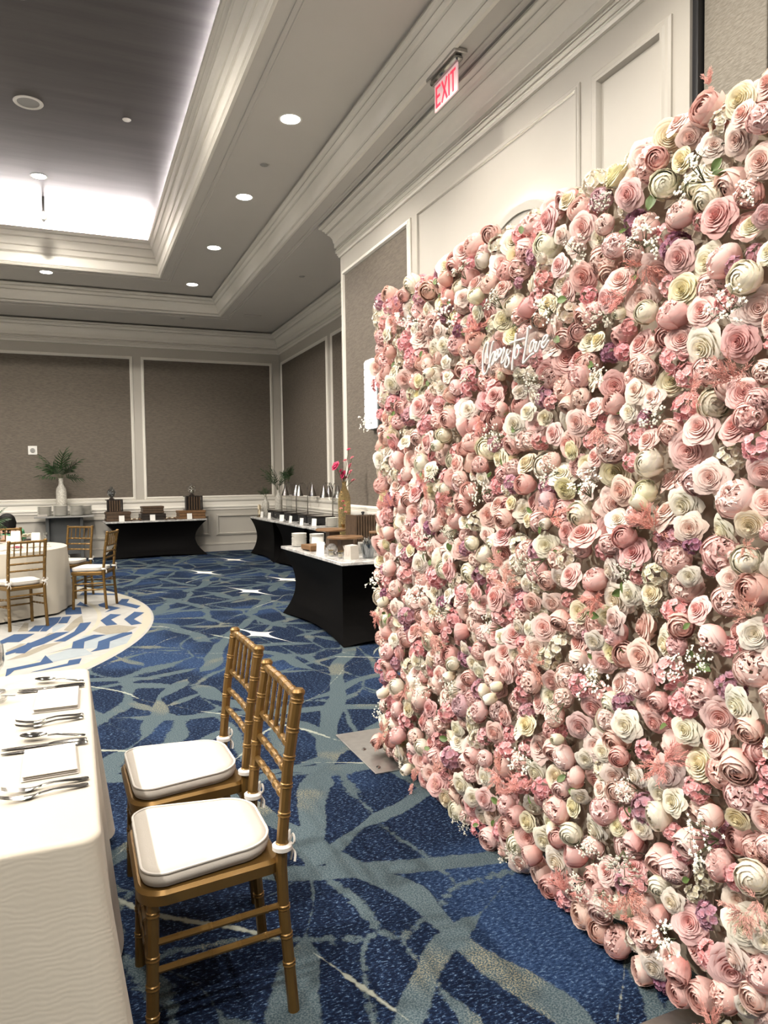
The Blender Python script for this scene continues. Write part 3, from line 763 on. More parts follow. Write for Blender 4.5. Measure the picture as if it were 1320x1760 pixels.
    bamboo(MB(), [(.175, -.184, .345), (.175, .184, .345)], .0095, [.2, .4, .6, .8], 8).build('stretcher', M['gold'], t)
    return t
chair0 = make_chair()
first = [True]
def chair(x, y, rz, label, sc_=1.0):
    o = chair0 if first[0] else copy_tree(chair0)
    first[0] = False
    o.location = (x, y, 0.009 if y > 5 else 0); o.rotation_euler = (0, 0, rz)
    return tag(o, label, 'chair', 'gold chiavari chairs')
chair(.335, 2.137, 0.0, 'gold bamboo-style chair with ivory cushion, nearest the camera')
chair(.352, 2.70, 0.03, 'gold bamboo-style chair just behind the nearest chair')
chair(-.56, 8.45, -1.10-.02, 'gold bamboo-style chair seen from behind at the round table')
chair(.19, 9.40, -.36, 'gold bamboo-style chair side-on at the right of the round table')
chair(-.08, 10.42, .95, 'gold bamboo-style chair facing us across the round table')

# ------------------------------------------------------------------ cloths and table tops
def rect_cloth(x0, x1, y0, y1, z, drop, flare, label, seed):
    rnd = random.Random(seed)
    per = []                                            # perimeter samples with outward normals
    R = .035
    cs = [(x1-R, y0+R, -PI/2), (x1-R, y1-R, 0), (x0+R, y1-R, PI/2), (x0+R, y0+R, PI)]
    for i, (cx, cy, a) in enumerate(cs):
        for j in range(9):
            b = a+PI/2*j/8
            per.append((cx+R*math.cos(b), cy+R*math.sin(b), math.cos(b), math.sin(b), abs(1-abs(j-4)/4.0)))
        nx, ny, na = cs[(i+1) % 4]
        e = per[-1]; bx_, by_ = nx+R*math.cos(na), ny+R*math.sin(na)
        k = 44
        for j in range(1, k):
            f = j/k
            per.append((e[0]+(bx_-e[0])*f, e[1]+(by_-e[1])*f, e[2], e[3], 0.0))
    n = len(per); ph = [rnd.uniform(0, 6) for _ in range(4)]
    rows = [(0, 0), (.004, .010), (.012, .022), (.04, .10), (.1, .2), (.2, .32), (.35, .48), (.5, .62), (.68, .78), (.84, .9), (1.0, 1.0)]
    mb = MB(); vs = []
    s = 0.0
    arc = [0.0]
    for i in range(1, n): arc.append(arc[-1]+math.hypot(per[i][0]-per[i-1][0], per[i][1]-per[i-1][1]))
    for a, tt in rows:
        for i, (px, py, nx, ny, c) in enumerate(per):
            q = arc[i]
            wob = .55*math.sin(q*7.3+ph[0])+.45*math.sin(q*13.1+ph[1])+.35*math.sin(q*3.1+ph[2])
            off = .010*(a > 0)+flare*a+.028*wob*a**1.2*(1-.6*c)+.075*c*a
            vs.append((px+nx*off, py+ny*off, z-(0 if a == 0 else .004)-(drop-.012*math.sin(q*2.1+ph[3]))*a))
    fs = []
    for r in range(len(rows)-1):
        for i in range(n):
            j = (i+1) % n
            fs.append((r*n+i, (r+1)*n+i, (r+1)*n+j, r*n+j))
    fs.append(tuple(range(n)))
    mb.add(vs, fs)
    o = mb.build('tablecloth', M['linen'], smooth=55)
    return tag(o, label, 'tablecloth')
def banquet_table(x0, x1, y0, y1, z, label):
    t = thing('banquet_table', label, 'table', ((x0+x1)/2, (y0+y1)/2, 0))
    a, b = (x1-x0)/2-.03, (y1-y0)/2-.03
    MB().box(-a, a, -b, b, z-.035, z-.006, ch=.006).build('table_top', M['oak'], t)
    for sx in (-1, 1):
        for sy in (-1, 1): MB().tube([(sx*(a-.12), sy*(b-.12), 0), (sx*(a-.12), sy*(b-.12), z-.035)], .016, 8).build('leg', M['brushed'], t)
    return t
rect_cloth(-1.50, .020, 1.640, 3.165, .75, .715, .055, 'ivory linen cloth draped over the near banquet table', 3)
banquet_table(-1.50, .020, 1.640, 3.165, .75, 'banquet table hidden under the near ivory cloth')

def round_cloth(cx, cy, r, z, drop, label):
    mb = MB(); n = 120; rows = [0, .01, .05, .15, .3, .5, .75, 1.0]
    vs = []
    for a in rows:
        for k in range(n):
            th_ = 2*PI*k/n
            fold = .5+.5*math.sin(th_*9+.6)+.25*math.sin(th_*17)
            rr = r+.012*(a > 0)+(.055*fold-.004)*a
            vs.append((cx+rr*math.cos(th_), cy+rr*math.sin(th_), z-drop*a))
    fs = [tuple(range(n))]
    for i in range(len(rows)-1):
        for k in range(n):
            j = (k+1) % n
            fs.append((i*n+k, (i+1)*n+k, (i+1)*n+j, i*n+j))
    mb.add(vs, fs)
    return tag(mb.build('tablecloth', M['linen'], smooth=50), label, 'tablecloth')
RTX, RTY = -1.0, 9.56
round_cloth(RTX, RTY, .88, .755, .725, 'ivory linen cloth on the far round table')
t = thing('round_table', 'round table hidden under the far ivory cloth', 'table', (RTX, RTY, .009))
MB().lathe([(.85, .715), (.86, .72), (.86, .738), (.0001, .740)], 40).build('table_top', M['oak'], t); MB().lathe([(.30, 0), (.30, .02), (.05, .05), (.05, .70), (.2, .715)], 24).build('pedestal', M['graymetal'], t)

# ------------------------------------------------------------------ cutlery, napkins, goblet on the near table
def ribbon(mb, rows):           # rows of (x, half width, z centre, half thickness)
    vs = []; fs = []
    for x, w, z, h in rows: vs += [(x, -w, z-h*.3), (x, -w*.55, z+h), (x, w*.55, z+h), (x, w, z-h*.3), (x, w*.6, z-h), (x, -w*.6, z-h)]
    for i in range(len(rows)-1):
        for k in range(6): fs.append((i*6+k, i*6+(k+1) % 6, (i+1)*6+(k+1) % 6, (i+1)*6+k))
    fs.append((5, 4, 3, 2, 1, 0)); o = (len(rows)-1)*6; fs.append(tuple(o+k for k in range(6)))
    mb.add(vs, fs); return mb
HND = [(.0, .0055, .004, .0018), (-.006, .0085, .0045, .0022), (-.022, .0092, .005, .0022), (-.05, .0062, .0085, .0022), (-.08, .0042, .011, .002), (-.105, .0036, .009, .002)]
fork_me = ribbon(MB(), HND+[(-.118, .0065, .006, .0016), (-.132, .0118, .0045, .0013), (-.145, .0125, .005, .0012)])
for k in range(4):
    y = -.0092+.0061*k
    st = len(fork_me.v)
    ribbon(fork_me, [(-.144, .0024, .005, .0012), (-.165, .0020, .0085, .001), (-.185, .0016, .0145, .0008), (-.196, .0008, .019, .0006)])
    for i in range(st, len(fork_me.v)): p = fork_me.v[i]; fork_me.v[i] = (p[0], p[1]+y, p[2])
fork_me = fork_me.mesh('fork', M['steel'])
knife_me = ribbon(MB(), [(.0, .005, .005, .002), (-.006, .008, .0055, .003), (-.03, .0085, .006, .0035), (-.085, .0065, .006, .003), (-.098, .006, .005, .0022), (-.105, .0085, .004, .0012), (-.16, .0105, .0035, .001), (-.205, .0085, .003, .0008), (-.222, .003, .003, .0006)]).mesh('knife', M['steel'])
sp = ribbon(MB(), HND)
def bowl(u, v):
    a = 2*PI*u; r = v
    return (-.148+.038*r*math.cos(a)*(1+.1*math.cos(a)), .0195*r*math.sin(a), .010-.0075*(1-r*r)+.004)
sp.grid(bowl, 24, 7, closeu=True)
st = len(sp.v)
sp.grid(lambda u, v: tuple(Vector(bowl(u, v))-Vector((0, 0, .0016))), 24, 7, closeu=True)
sp.f[-24*6:] = [tuple(reversed(f)) for f in sp.f[-24*6:]]
spoon_me = sp.mesh('spoon', M['steel'], 60)
TZ = .7515
def lay(name, me, x, y, ang, label, grp, z=TZ):
    o = obj(name, me, None, (x, y, z), ang)
    return tag(o, label, name, grp)
lay('fork', fork_me, .003, 2.518, .17, 'outer silver fork of the farther place setting', 'silver forks')
lay('fork', fork_me, .003, 2.483, .22, 'inner silver fork of the farther place setting', 'silver forks')
lay('fork', fork_me, .010, 1.962, .12, 'silver fork nearer the napkin in the near place setting', 'silver forks')
lay('fork', fork_me, .008, 1.922, .18, 'front silver fork of the near place setting', 'silver forks')
lay('knife', knife_me, .010, 2.868, -.06, 'silver knife beside the farther folded napkin', 'silver knives')
lay('knife', knife_me, .012, 2.893, -.08, 'second silver knife under the farther spoon', 'silver knives')
lay('spoon', spoon_me, .008, 2.930, -.42, 'silver spoon resting above the farther folded napkin', 'silver spoons', TZ+.004)
lay('knife', knife_me, .012, 2.236, .00, 'silver knife partly under the nearer folded napkin', 'silver knives')
lay('knife', knife_me, .010, 2.262, -.06, 'second silver knife above the nearer napkin', 'silver knives')
lay('spoon', spoon_me, .006, 2.290, -.28, 'silver spoon above the nearer folded napkin', 'silver spoons', TZ+.004)
def napkin(x0, x1, y0, y1, label, seed):
    rnd = random.Random(seed)
    mb = MB(); cx, cy = (x0+x1)/2, (y0+y1)/2
    for i, (e, z0_, z1_) in enumerate(((0.0, 0, .005), (-.004, .0045, .010), (-.003, .0095, .016))):
        def top(u, v, z1_=z1_, e=e):
            bx_ = (u-.5)*(x1-x0+2*e); by_ = (v-.5)*(y1-y0+2*e)
            rip = .0025*math.exp(-((u-.14)/.05)**2)+.0022*math.exp(-((u-.36)/.05)**2)+.0015*math.exp(-((u-.52)/.06)**2)
            ed = min(min(u, 1-u)*9, 1)*min(min(v, 1-v)*9, 1)
            return (bx_, by_, z1_-.004+.004*math.sqrt(max(ed, 0))+(rip*ed if i == 2 else 0))
        st = len(mb.v)
        mb.grid(top, 22, 18)
        b = [(0, 0), (21, 0), (21, 17), (0, 17)]
        idx = [j for j in range(22)]+[21+22*j for j in range(1, 18)]+[22*17+j for j in range(20, -1, -1)]+[22*j for j in range(16, 0, -1)]
        lo = len(mb.v)
        for k in idx: p = mb.v[st+k]; mb.v.append((p[0]*.985, p[1]*.985, z0_))
        for k in range(len(idx)):
            k2 = (k+1) % len(idx)
            mb.f.append((st+idx[k], lo+k, lo+k2, st+idx[k2])); mb.m.append(0)
    o = mb.build('napkin', M['napkin'], None, (cx, cy, TZ), smooth=60, rotz=rnd.uniform(-.03, .03))
    return tag(o, label, 'napkin', 'folded napkins')
napkin(-.148, -.008, 2.600, 2.850, 'folded satin napkin on the farther place setting', 1)
napkin(-.150, -.016, 2.010, 2.225, 'folded satin napkin on the nearer place setting', 2)
def goblet(x, y, z, label, s=1.0, grp=None):
    t = thing('goblet', label, 'glass', (x, y, z), 0, grp)
    MB().lathe([(a*s, b*s) for a, b in ((.0001, .004), (.02, .005), (.036, .002), (.037, 0), (.036, .004), (.012, .010), (.006, .02), (.006, .05), (.009, .055), (.006, .06), (.006, .068), (.02, .078))], 28).build('foot', M['glass'], t)
    MB().lathe([(a*s, b*s) for a, b in ((.0001, .072), (.018, .076), (.030, .092), (.036, .115), (.036, .14), (.033, .172), (.0318, .172), (.0345, .14), (.0345, .115), (.028, .094), (.0001, .078))], 28).build('bowl', M['glass'], t)
    MB().lathe([(a*s, b*s) for a, b in ((.0001, .079), (.027, .095), (.0335, .115), (.0335, .138), (.0001, .138))], 28).build('water', M['glass'], t)
    return t
goblet(-.288, 2.93, TZ, 'water goblet at the left edge of the near table')
t = thing('salt_cellar', 'small cut-glass dish beside the goblet on the near table', 'dish', (-.262, 2.775, TZ))
MB().lathe([(.0001, .004), (.02, .004), (.026, .012), (.028, .022), (.025, .022), (.02, .010), (.0001, .008)], 10).build('bowl', M['glass'], t, smooth=0)
ribbon(MB(), [(0, .002, .026, .001), (.03, .0016, .024, .0008), (.045, .0045, .022, .001), (.053, .0025, .022, .0008)]).build('salt_spoon', M['steel'], t)
# ------------------------------------------------------------------ buffet tables in black stretch covers (local x = length)
def buffet(x, y, rz, L, W, H, label, top=True):
    t = thing('buffet_table', label, 'table', (x, y, 0), rz, 'buffet tables in black stretch covers')
    hl, hw = L/2-.008, W/2-.008
    per = []
    def side(ax, ay, bx_, by_, n):
        for j in range(n): per.append((ax+(bx_-ax)*j/n, ay+(by_-ay)*j/n, math.sin(PI*j/n)))
    side(-1, -1, 1, -1, 28); side(1, -1, 1, 1, 14); side(1, 1, -1, 1, 28); side(-1, 1, -1, -1, 14)
    n = len(per); R = 22
    mb = MB(); vs = []
    for r in range(R+1):
        tt = r/R; s = math.sin(PI*min(1, tt*1.02))**.85 if 0 < tt < .98 else 0.0
        for u, v, mid in per:
            ix = .225*s; iy = .085*s
            pin = .05*mid*s
            X = u*(hl-ix-(pin if abs(u) == 1 else 0)); Y = v*(hw-iy-(pin if abs(v) == 1 else 0))
            if abs(u) < 1 and tt > .80: Y -= v*.06*mid*((tt-.80)/.2)
            Z = H-.03-(H-.03-.004)*tt + (.035*mid*tt**6)
            vs.append((X, Y, Z))
    fs = [tuple(range(n-1, -1, -1))[::-1]]
    for r in range(R):
        for k in range(n):
            j = (k+1) % n
            fs.append((r*n+k, (r+1)*n+k, (r+1)*n+j, r*n+j))
    mb.add(vs, fs)
    mb.build('stretch_cover', M['spandex'], t, smooth=60)
    MB().box(-L/2, L/2, -W/2, W/2, H-.032, H, ch=.005).build('table_top', M['marble'], t)
    for sx in (-1, 1):
        for sy in (-1, 1): MB().tube([(sx*(hl-.10), sy*(hw-.10), .001), (sx*(hl-.36), sy*(hw-.22), H*.45), (sx*(hl-.34), sy*(hw-.20), H-.04)], .014, 8).build('leg', M['graymetal'], t)
    return t
BZ = .762
buffet(2.51, 7.02, PI/2+.02, 1.92, .76, BZ, 'black covered buffet table nearest the flower wall, with the white marble top')
buffet(3.70, 10.05, PI/2, 1.86, .76, BZ, 'black covered buffet table behind the nearest one, holding a plate stack in the alcove')
buffet(3.68, 11.98, PI/2, 1.86, .76, BZ, 'black covered buffet table in the alcove, middle of the row')
buffet(3.66, 13.90, PI/2, 1.86, .76, BZ, 'black covered buffet table in the far back corner')
BT = buffet(1.47, 15.30, .07, 1.95, .62, .735, 'black covered buffet table against the back wall')

# ---- shared small meshes
def stack(name, me, n, dz, x, y, z, label, cat, grp, jit=.002):
    for k in range(n):
        o = obj(name, me, None, (x+random.uniform(-jit, jit), y+random.uniform(-jit, jit), z+k*dz), random.uniform(0, 6))
        tag(o, label, cat, grp)
def plate_mesh(r, h=.016):
    return MB().lathe([(.0001, .003), (r*.55, .003), (r*.6, .0), (r*.66, .001), (r*.98, h-.002), (r, h), (r*.97, h+.001), (r*.64, .006), (r*.56, .006), (.0001, .006)], 28).mesh('plate', M['china'])
pl_small, pl_big = plate_mesh(.085), plate_mesh(.135, .018)
stack('plate', pl_small, 14, .0100, 2.275, 7.80, BZ, 'white plate in the front stack on the nearest buffet', 'plate', 'plates, front stack on the nearest buffet')
stack('plate', pl_small, 12, .0100, 2.50, 7.86, BZ, 'white plate in the stack behind the front one on the nearest buffet', 'plate', 'plates, second stack on the nearest buffet')
stack('plate', plate_mesh(.105), 13, .0105, 3.68, 10.78, BZ, 'white plate in the stack left of the gold vase', 'plate', 'plates by the gold vase')

def card_mesh(w, h):
    mb = MB()
    mb.add([(0, -w/2, 0), (0, w/2, 0), (.012, w/2, h), (.012, -w/2, h), (.004, -w/2, 0), (.004, w/2, 0), (.0145, w/2, h), (.0145, -w/2, h)], [(0, 3, 2, 1), (4, 5, 6, 7), (0, 1, 5, 4), (1, 2, 6, 5), (2, 3, 7, 6), (3, 0, 4, 7)])
    mb.add([(.0, -w*.3, 0), (.0, w*.3, 0), (.05, w*.3, 0), (.05, -w*.3, 0), (.0, -w*.3, .004), (.0, w*.3, .004), (.05, w*.3, .004), (.05, -w*.3, .004)], [(0, 3, 2, 1), (4, 5, 6, 7), (0, 1, 5, 4), (1, 2, 6, 5), (2, 3, 7, 6), (3, 0, 4, 7)])
    return mb.mesh('menu_card', M['card'], 0)
card_a, card_b = card_mesh(.075, .10), card_mesh(.10, .115)
def card(x, y, z, rz, label, me=None):
    tag(obj('menu_card', me or card_a, None, (x, y, z), rz), label, 'card', 'white menu cards')
card(2.235, 6.93, BZ, .55, 'white menu card beside the silver ball on the nearest buffet', card_b)
card(2.42, 7.55, BZ, 1.2, 'tall narrow white card behind the wooden block on the nearest buffet', card_b)
card(2.41, 7.70, BZ, .5, 'white card in front of the second plate stack on the nearest buffet')

# ---- nearest buffet
t = thing('wooden_board', 'small warm wooden board on the nearest buffet', 'board', (2.27, 7.27, BZ), .1)
MB().box(-.085, .085, -.125, .125, .012, .062, ch=.005).build('block', M['oak'], t)
for sy in (-1, 1): MB().box(-.075, .075, sy*.10-.015, sy*.10+.015, 0, .012).build('foot', M['oak'], t)
t = thing('mosaic_ball', 'silver mosaic ball on the nearest buffet', 'ball', (2.29, 6.72, BZ))
MB().lathe([(.030, 0), (.032, .012), (.022, .02), (.0001, .022)], 20).build('stand', M['steel'], t)
nb = 16
ball = MB(); ball.lathe([(max(.0001, .050*math.sin(PI*k/nb)), .066-.050*math.cos(PI*k/nb)) for k in range(nb+1)], 24)
ball.build('ball', mat('mosaic', (.62, .60, .58), .25, .8, bump=(130, 1.0, .02), noise=(90, .2, (.3, .29, .28))), t)
def jar(x, y, r, h, label, inner):
    t = thing('glass_jar', label, 'jar', (x, y, BZ), 0, 'small glass jars on the nearest buffet')
    MB().lathe([(.0001, .003), (r*.9, .002), (r, .008), (r, h*.8), (r*.85, h*.92), (r*.9, h), (r*.86, h), (r*.8, h*.92), (r*.93, h*.8), (r*.93, .01), (.0001, .008)], 20).build('jar', M['glass'], t)
    MB().lathe([(.0001, .011), (r*.86, .012), (r*.86, h*.55), (.0001, h*.6)], 18).build('filling', inner, t)
    MB().lathe([(r*.93, h*.88), (r*.97, h*.9), (r*.97, h*1.02), (.0001, h*1.05)], 20).build('lid', M['sequin'], t)
jar(2.245, 6.62, .026, .062, 'small glass jar with gold lid left of the mosaic ball', M['creampetal'])
jar(2.27, 6.42, .026, .066, 'small glass jar with gold lid right of the mosaic ball', M['creampetal'])
jar(2.36, 6.52, .024, .058, 'small glass jar with gold lid behind the mosaic ball', M['oak'])
# folded napkin bundle in a box
t = thing('napkin_holder', 'white paper napkin bundle standing on the nearest buffet', 'napkins', (2.335, 6.30, BZ), .35)
mb = MB()
mb.add([(-.052, -.05, 0), (.052, -.05, 0), (.052, .05, 0), (-.052, .05, 0), (-.046, -.044, .125), (.046, -.044, .128), (.046, .044, .132), (-.046, .044, .126)], [(0, 3, 2, 1), (4, 5, 6, 7), (0, 1, 5, 4), (1, 2, 6, 5), (2, 3, 7, 6), (3, 0, 4, 7)])
mb.build('napkin_stack', M['napkin'], t, smooth=0)
for s in (-1, 1):
    mb = MB(); mb.add([(-.056, s*.049, .128), (-.056, s*.002, .035), (-.058, s*.012, .035), (-.058, s*.05, .124)], [(0, 1, 2, 3)]); mb.build('napkin_fold', M['napkin'], t, smooth=0)
# glass of cutlery
t = thing('cutlery_bucket', 'smoky glass bucket full of cutlery on the nearest buffet', 'cutlery', (2.50, 6.30, BZ))
MB().lathe([(.0001, .004), (.048, .003), (.052, .01), (.072, .135), (.069, .135), (.048, .012), (.0001, .01)], 24).build('bucket', M['smoke_glass'], t)
for k in range(26):
    a = random.uniform(0, 2*PI); r = .035*math.sqrt(random.random())
    p0 = Vector((r*math.cos(a), r*math.sin(a), .012)); p1 = Vector((r*1.9*math.cos(a+.3), r*1.9*math.sin(a+.3), random.uniform(.15, .185)))
    mb = MB().tube([p0, p0.lerp(p1, .85), p1], [.0028, .0032, .0015], 5)
    st = len(mb.v); mb.lathe([(.0001, -.014), (.007, -.008), (.0085, 0), (.007, .009), (.0001, .014)], 8, tuple(p1))
    mb.build('cutlery_handle', M['brushed'] if k % 2 else M['smoke_glass'], t)
for i, (x, y) in enumerate(((2.60, 6.36), (2.66, 6.25))):
    goblet(x, y, BZ, ['small stemmed glass right of the cutlery bucket', 'stemmed glass half hidden by the flower wall'][i], .55)
# cake stands of dark wood
def cake_stand(x, y, h, r, label):
    t = thing('cake_stand', label, 'cake stand', (x, y, BZ))
    MB().box(-.07, .07, -.07, .07, 0, .02, ch=.004).build('base', M['ebony'], t)
    MB().box(-.062, .062, -.062, .062, .02, h-.022, ch=.004).build('pedestal', M['walnut'], t)
    MB().lathe([(.0001, h-.022), (r-.006, h-.022), (r, h-.016), (r, h-.005), (r-.004, h), (.0001, h)], 40).build('board', M['oak'], t)
    return t
cake_stand(2.555, 7.47, .205, .185, 'taller round wooden cake stand on the nearest buffet')
cake_stand(2.445, 6.77, .175, .180, 'lower round wooden cake stand on the nearest buffet')
t = thing('serving_tongs', 'silver tongs lying on the lower wooden cake stand', 'tongs', (2.40, 6.75, BZ+.176), .5)
for s in (-1, 1): ribbon(MB(), [(0, .004, .006, .001), (.06, .006, .012, .001), (.11, .008, .006, .001)]).xf(Matrix.Rotation(s*.10, 4, 'Z')).build('arm', M['steel'], t)
t = thing('brass_cup', 'small brass cup on the taller wooden cake stand', 'cup', (2.66, 7.42, BZ+.206))
MB().lathe([(.018, 0), (.02, .004), (.014, .012), (.024, .03), (.024, .05), (.021, .05), (.0001, .02)], 16).build('bowl', M['gold'], t); MB().lathe([(.0001, .046), (.020, .047), (.0201, .05)], 14).build('filling', M['oak'], t)

# ---- middle buffet: slatted box, gold vase, bud vase, wooden disc
t = thing('slatted_box', 'tall slatted walnut box beside the gold vase', 'box', (2.765, 7.10, BZ))
MB().box(-.125, .125, -.125, .125, 0, .345).build('core', M['ebony'], t, smooth=0)
for k in range(10):
    a_ = -.14+.0288*k
    MB().box(-.145, -.125, a_, a_+.0205, 0, .37, ch=.003).build('slat', M['walnut'], t, smooth=0)
    MB().box(a_, a_+.0205, -.145, -.125, 0, .37, ch=.003).build('slat', M['walnut'], t, smooth=0)
MB().box(-.135, .135, -.135, .135, .345, .358).build('lid', M['ebony'], t, smooth=0)
MB().lathe([(.012, .358), (.01, .375), (.018, .383), (.016, .396), (.0001, .40)], 12).build('knob', M['black'], t)
card(2.655, 6.88, BZ, .9, 'white card on the right side of the slatted box')
t = thing('wooden_disc', 'small round wooden tray at the right of the slatted box', 'tray', (2.79, 6.78, BZ))
MB().lathe([(.06, .19), (.08, .192), (.082, .205), (.078, .212), (.0001, .212)], 28).build('board', M['oak'], t); MB().lathe([(.04, 0), (.04, .01), (.02, .02), (.02, .19)], 18).build('foot', M['oak'], t)
def vase(x, y, z, prof, mt, label, n=24):
    t = thing('vase', label, 'vase', (x, y, z))
    MB().lathe(prof, n).build('body', mt, t); r, h = prof[-1]
    MB().lathe([(r*.80, h-.03), (r*.92, h-.004), (r*1.1, h+.002), (r*1.1, h-.006), (r*.98, h-.02)], n).build('lip', mt, t)
    return t
gv = vase(2.815, 7.80, BZ, [(.0001, .0), (.066, .002), (.072, .02), (.072, .47), (.069, .53), (.055, .585), (.030, .64), (.024, .665), (.024, .71)], M['sequin'], 'tall gold sequinned bottle vase with magenta flowers')
def flower_head(mb, c, r, rnd, mat_=0, n=9):
    c = Vector(c)
    for L, (k, rr, up) in enumerate(((3, .35, .5), (5, .7, .35), (n, 1.0, .05))):
        for i in range(k):
            a = 2*PI*i/k+L*.7+rnd.uniform(-.2, .2); d = Vector((math.cos(a), math.sin(a), 0)); s_ = Vector((-d.y, d.x, 0))
            w = r*(.55-.08*L)
            p0 = c+d*r*.1; p1 = c+d*r*rr*.6+Vector((0, 0, up*r)); p2 = c+d*r*rr+Vector((0, 0, up*r*.8))
            mb.add([p0-s_*w*.3, p0+s_*w*.3, p1+s_*w, p1-s_*w, p2+s_*w*.6, p2-s_*w*.6], [(0, 1, 2, 3), (3, 2, 4, 5)], mat_)
rnd = random.Random(4)
for i, (x, y, z, r, mt) in enumerate(((-.09, .02, .89, .062, 'magenta'), (-.01, .0, .79, .055, 'magenta'), (.02, .02, .745, .045, 'magenta'), (.02, .0, .95, .034, 'pinkpetal'), (.085, .02, .89, .038, 'pinkpetal'), (.055, -.02, 1.075, .026, 'magenta'), (.11, .0, .72, .038, 'pinkpetal'), (.115, 0.03, .985, .026, 'pinkpetal'), (-.04, -.02, .83, .038, 'magenta'), (.07, -.03, .82, .034, 'pinkpetal'))):
    mb = MB().tube(catmull([(0, 0, .60), (x*.35, y*.4, .60+(z-.60)*.5), (x, y, z)], 4), .004, 5)
    sp_ = mb.build('flower_stem', M['stem'], gv)
    mb = MB(); flower_head(mb, (0, 0, 0), r, rnd)
    mb.xf(Matrix.Translation((x, y, z)) @ Matrix.Rotation(rnd.uniform(.3, 1.2), 4, Vector((rnd.uniform(-.3, .3), -1, 0)).normalized()))
    mb.build('bloom', M[mt], gv, smooth=180)
bv = vase(2.735, 7.62, BZ, [(.0001, 0), (.022, .002), (.026, .02), (.026, .20), (.018, .28), (.012, .33)], M['sequin'], 'slim gold bud vase with small red flowers', 16)
for i, (x, y, z) in enumerate(((0, 0, .49), (.02, .02, .44), (-.02, .01, .41), (.015, -.03, .37))):
    MB().tube([(0, 0, .3), (x, y, z)], .003, 5).build('flower_stem', M['stem'], bv)
    mb = MB(); flower_head(mb, (x, y, z), .028, rnd); mb.build('bloom', M['pinkpetal' if i > 1 else 'magenta'], bv, smooth=180)

# ---- alcove buffets: warmers with cards, heat lamps, vases
cards_l = ['first white card from the back corner on the alcove buffet', 'second white card from the back corner on the alcove buffet', 'third white card from the back corner on the alcove buffet', 'fourth white card from the back corner on the alcove buffet', 'white card in front of the nearest black warmer', 'white card beside the nearest black warmer']
for (x, y, rz), l in zip(((3.42, 14.36, .3), (3.42, 13.75, .3), (3.40, 12.75, .6), (3.42, 12.25, .2), (3.38, 11.45, .3), (3.50, 11.15, .5)), cards_l): card(x, y, BZ, rz, l, card_b)
warm_l = ['black chafing warmer in the far corner', 'second black chafing warmer from the far corner', 'third black chafing warmer from the far corner', 'fourth black chafing warmer from the far corner', 'black chafing warmer nearest the gold vase']
for (x, y), l in zip(((3.72, 14.20), (3.70, 13.62), (3.68, 12.78), (3.74, 12.10), (3.70, 11.40)), warm_l):
    t = thing('chafing_warmer', l, 'warmer', (x, y, BZ), 0, 'black chafing warmers')
    MB().box(-.16, .16, -.22, .22, .02, .13, ch=.01).build('body', M['black'], t)
    MB().box(-.17, .17, -.23, .23, .13, .145, ch=.004).build('rim', M['ebony'], t)
    MB().box(-.13, .13, -.19, .19, .145, .152).build('pan', M['steel'], t, smooth=0)
    for sx in (-1, 1):
        for sy in (-1, 1): MB().box(sx*.13-.015, sx*.13+.015, sy*.19-.015, sy*.19+.015, 0, .02).build('foot', M['black'], t, smooth=0)
    MB().box(-.19, -.17, -.05, .05, .07, .085, ch=.003).build('handle', M['steel'], t)
    bw = thing('serving_spoon', 'steel serving spoon lying before the ' + l.replace('black chafing warmer', 'warmer'), 'spoon', (x-.25, y-.05, BZ+.001), 1.4)
    MB().xf(Matrix.Identity(4)); ribbon(MB(), [(r_[0]*1.2, r_[1], r_[2], r_[3]) for r_ in HND]).build('handle', M['steel'], bw)
    MB().lathe([(.0001, .002), (.022, .006), (.03, .013), (.027, .013), (.0001, .005)], 14, (-.15, 0, 0)).build('bowl', M['steel'], bw)
def heat_lamp(x, y, heads, label):
    t = thing('heat_lamp', label, 'heat lamp', (x, y, BZ), 0, 'chrome heat lamps')
    MB().lathe([(.08, 0), (.08, .012), (.03, .025), (.014, .03)], 24).build('base', M['steel'], t)
    MB().tube([(0, 0, .02), (0, 0, .57)], .011, 8).build('pole', M['steel'], t)
    for (dx, dy) in heads:
        MB().tube(catmull([(0, 0, .56), (dx*.3, dy*.3, .66), (dx*.8, dy*.8, .675), (dx, dy, .63)], 6), .006, 6).build('arm', M['steel'], t)
        sh = MB().lathe([(.018, .63), (.024, .61), (.028, .585), (.05, .52), (.072, .455), (.078, .43), (.074, .43), (.068, .455), (.045, .52), (.0001, .59)], 22, (dx, dy, 0)).build('lamp_shade', M['steel'], t)
        MB().lathe([(.0001, .445), (.03, .455), (.036, .48), (.02, .52)], 14, (dx, dy, 0)).build('bulb', M['china'], sh)
heat_lamp(4.03, 13.20, ((.03, -.22), (-.09, .24)), 'double chrome heat lamp in the middle of the alcove buffet')
heat_lamp(4.03, 13.96, ((-.06, -.20), (-.16, .22)), 'double chrome heat lamp nearest the back corner')
heat_lamp(4.03, 11.75, ((.01, -.24), (-.1, .16), (.03, .28)), 'triple chrome heat lamp nearest the gold vase')

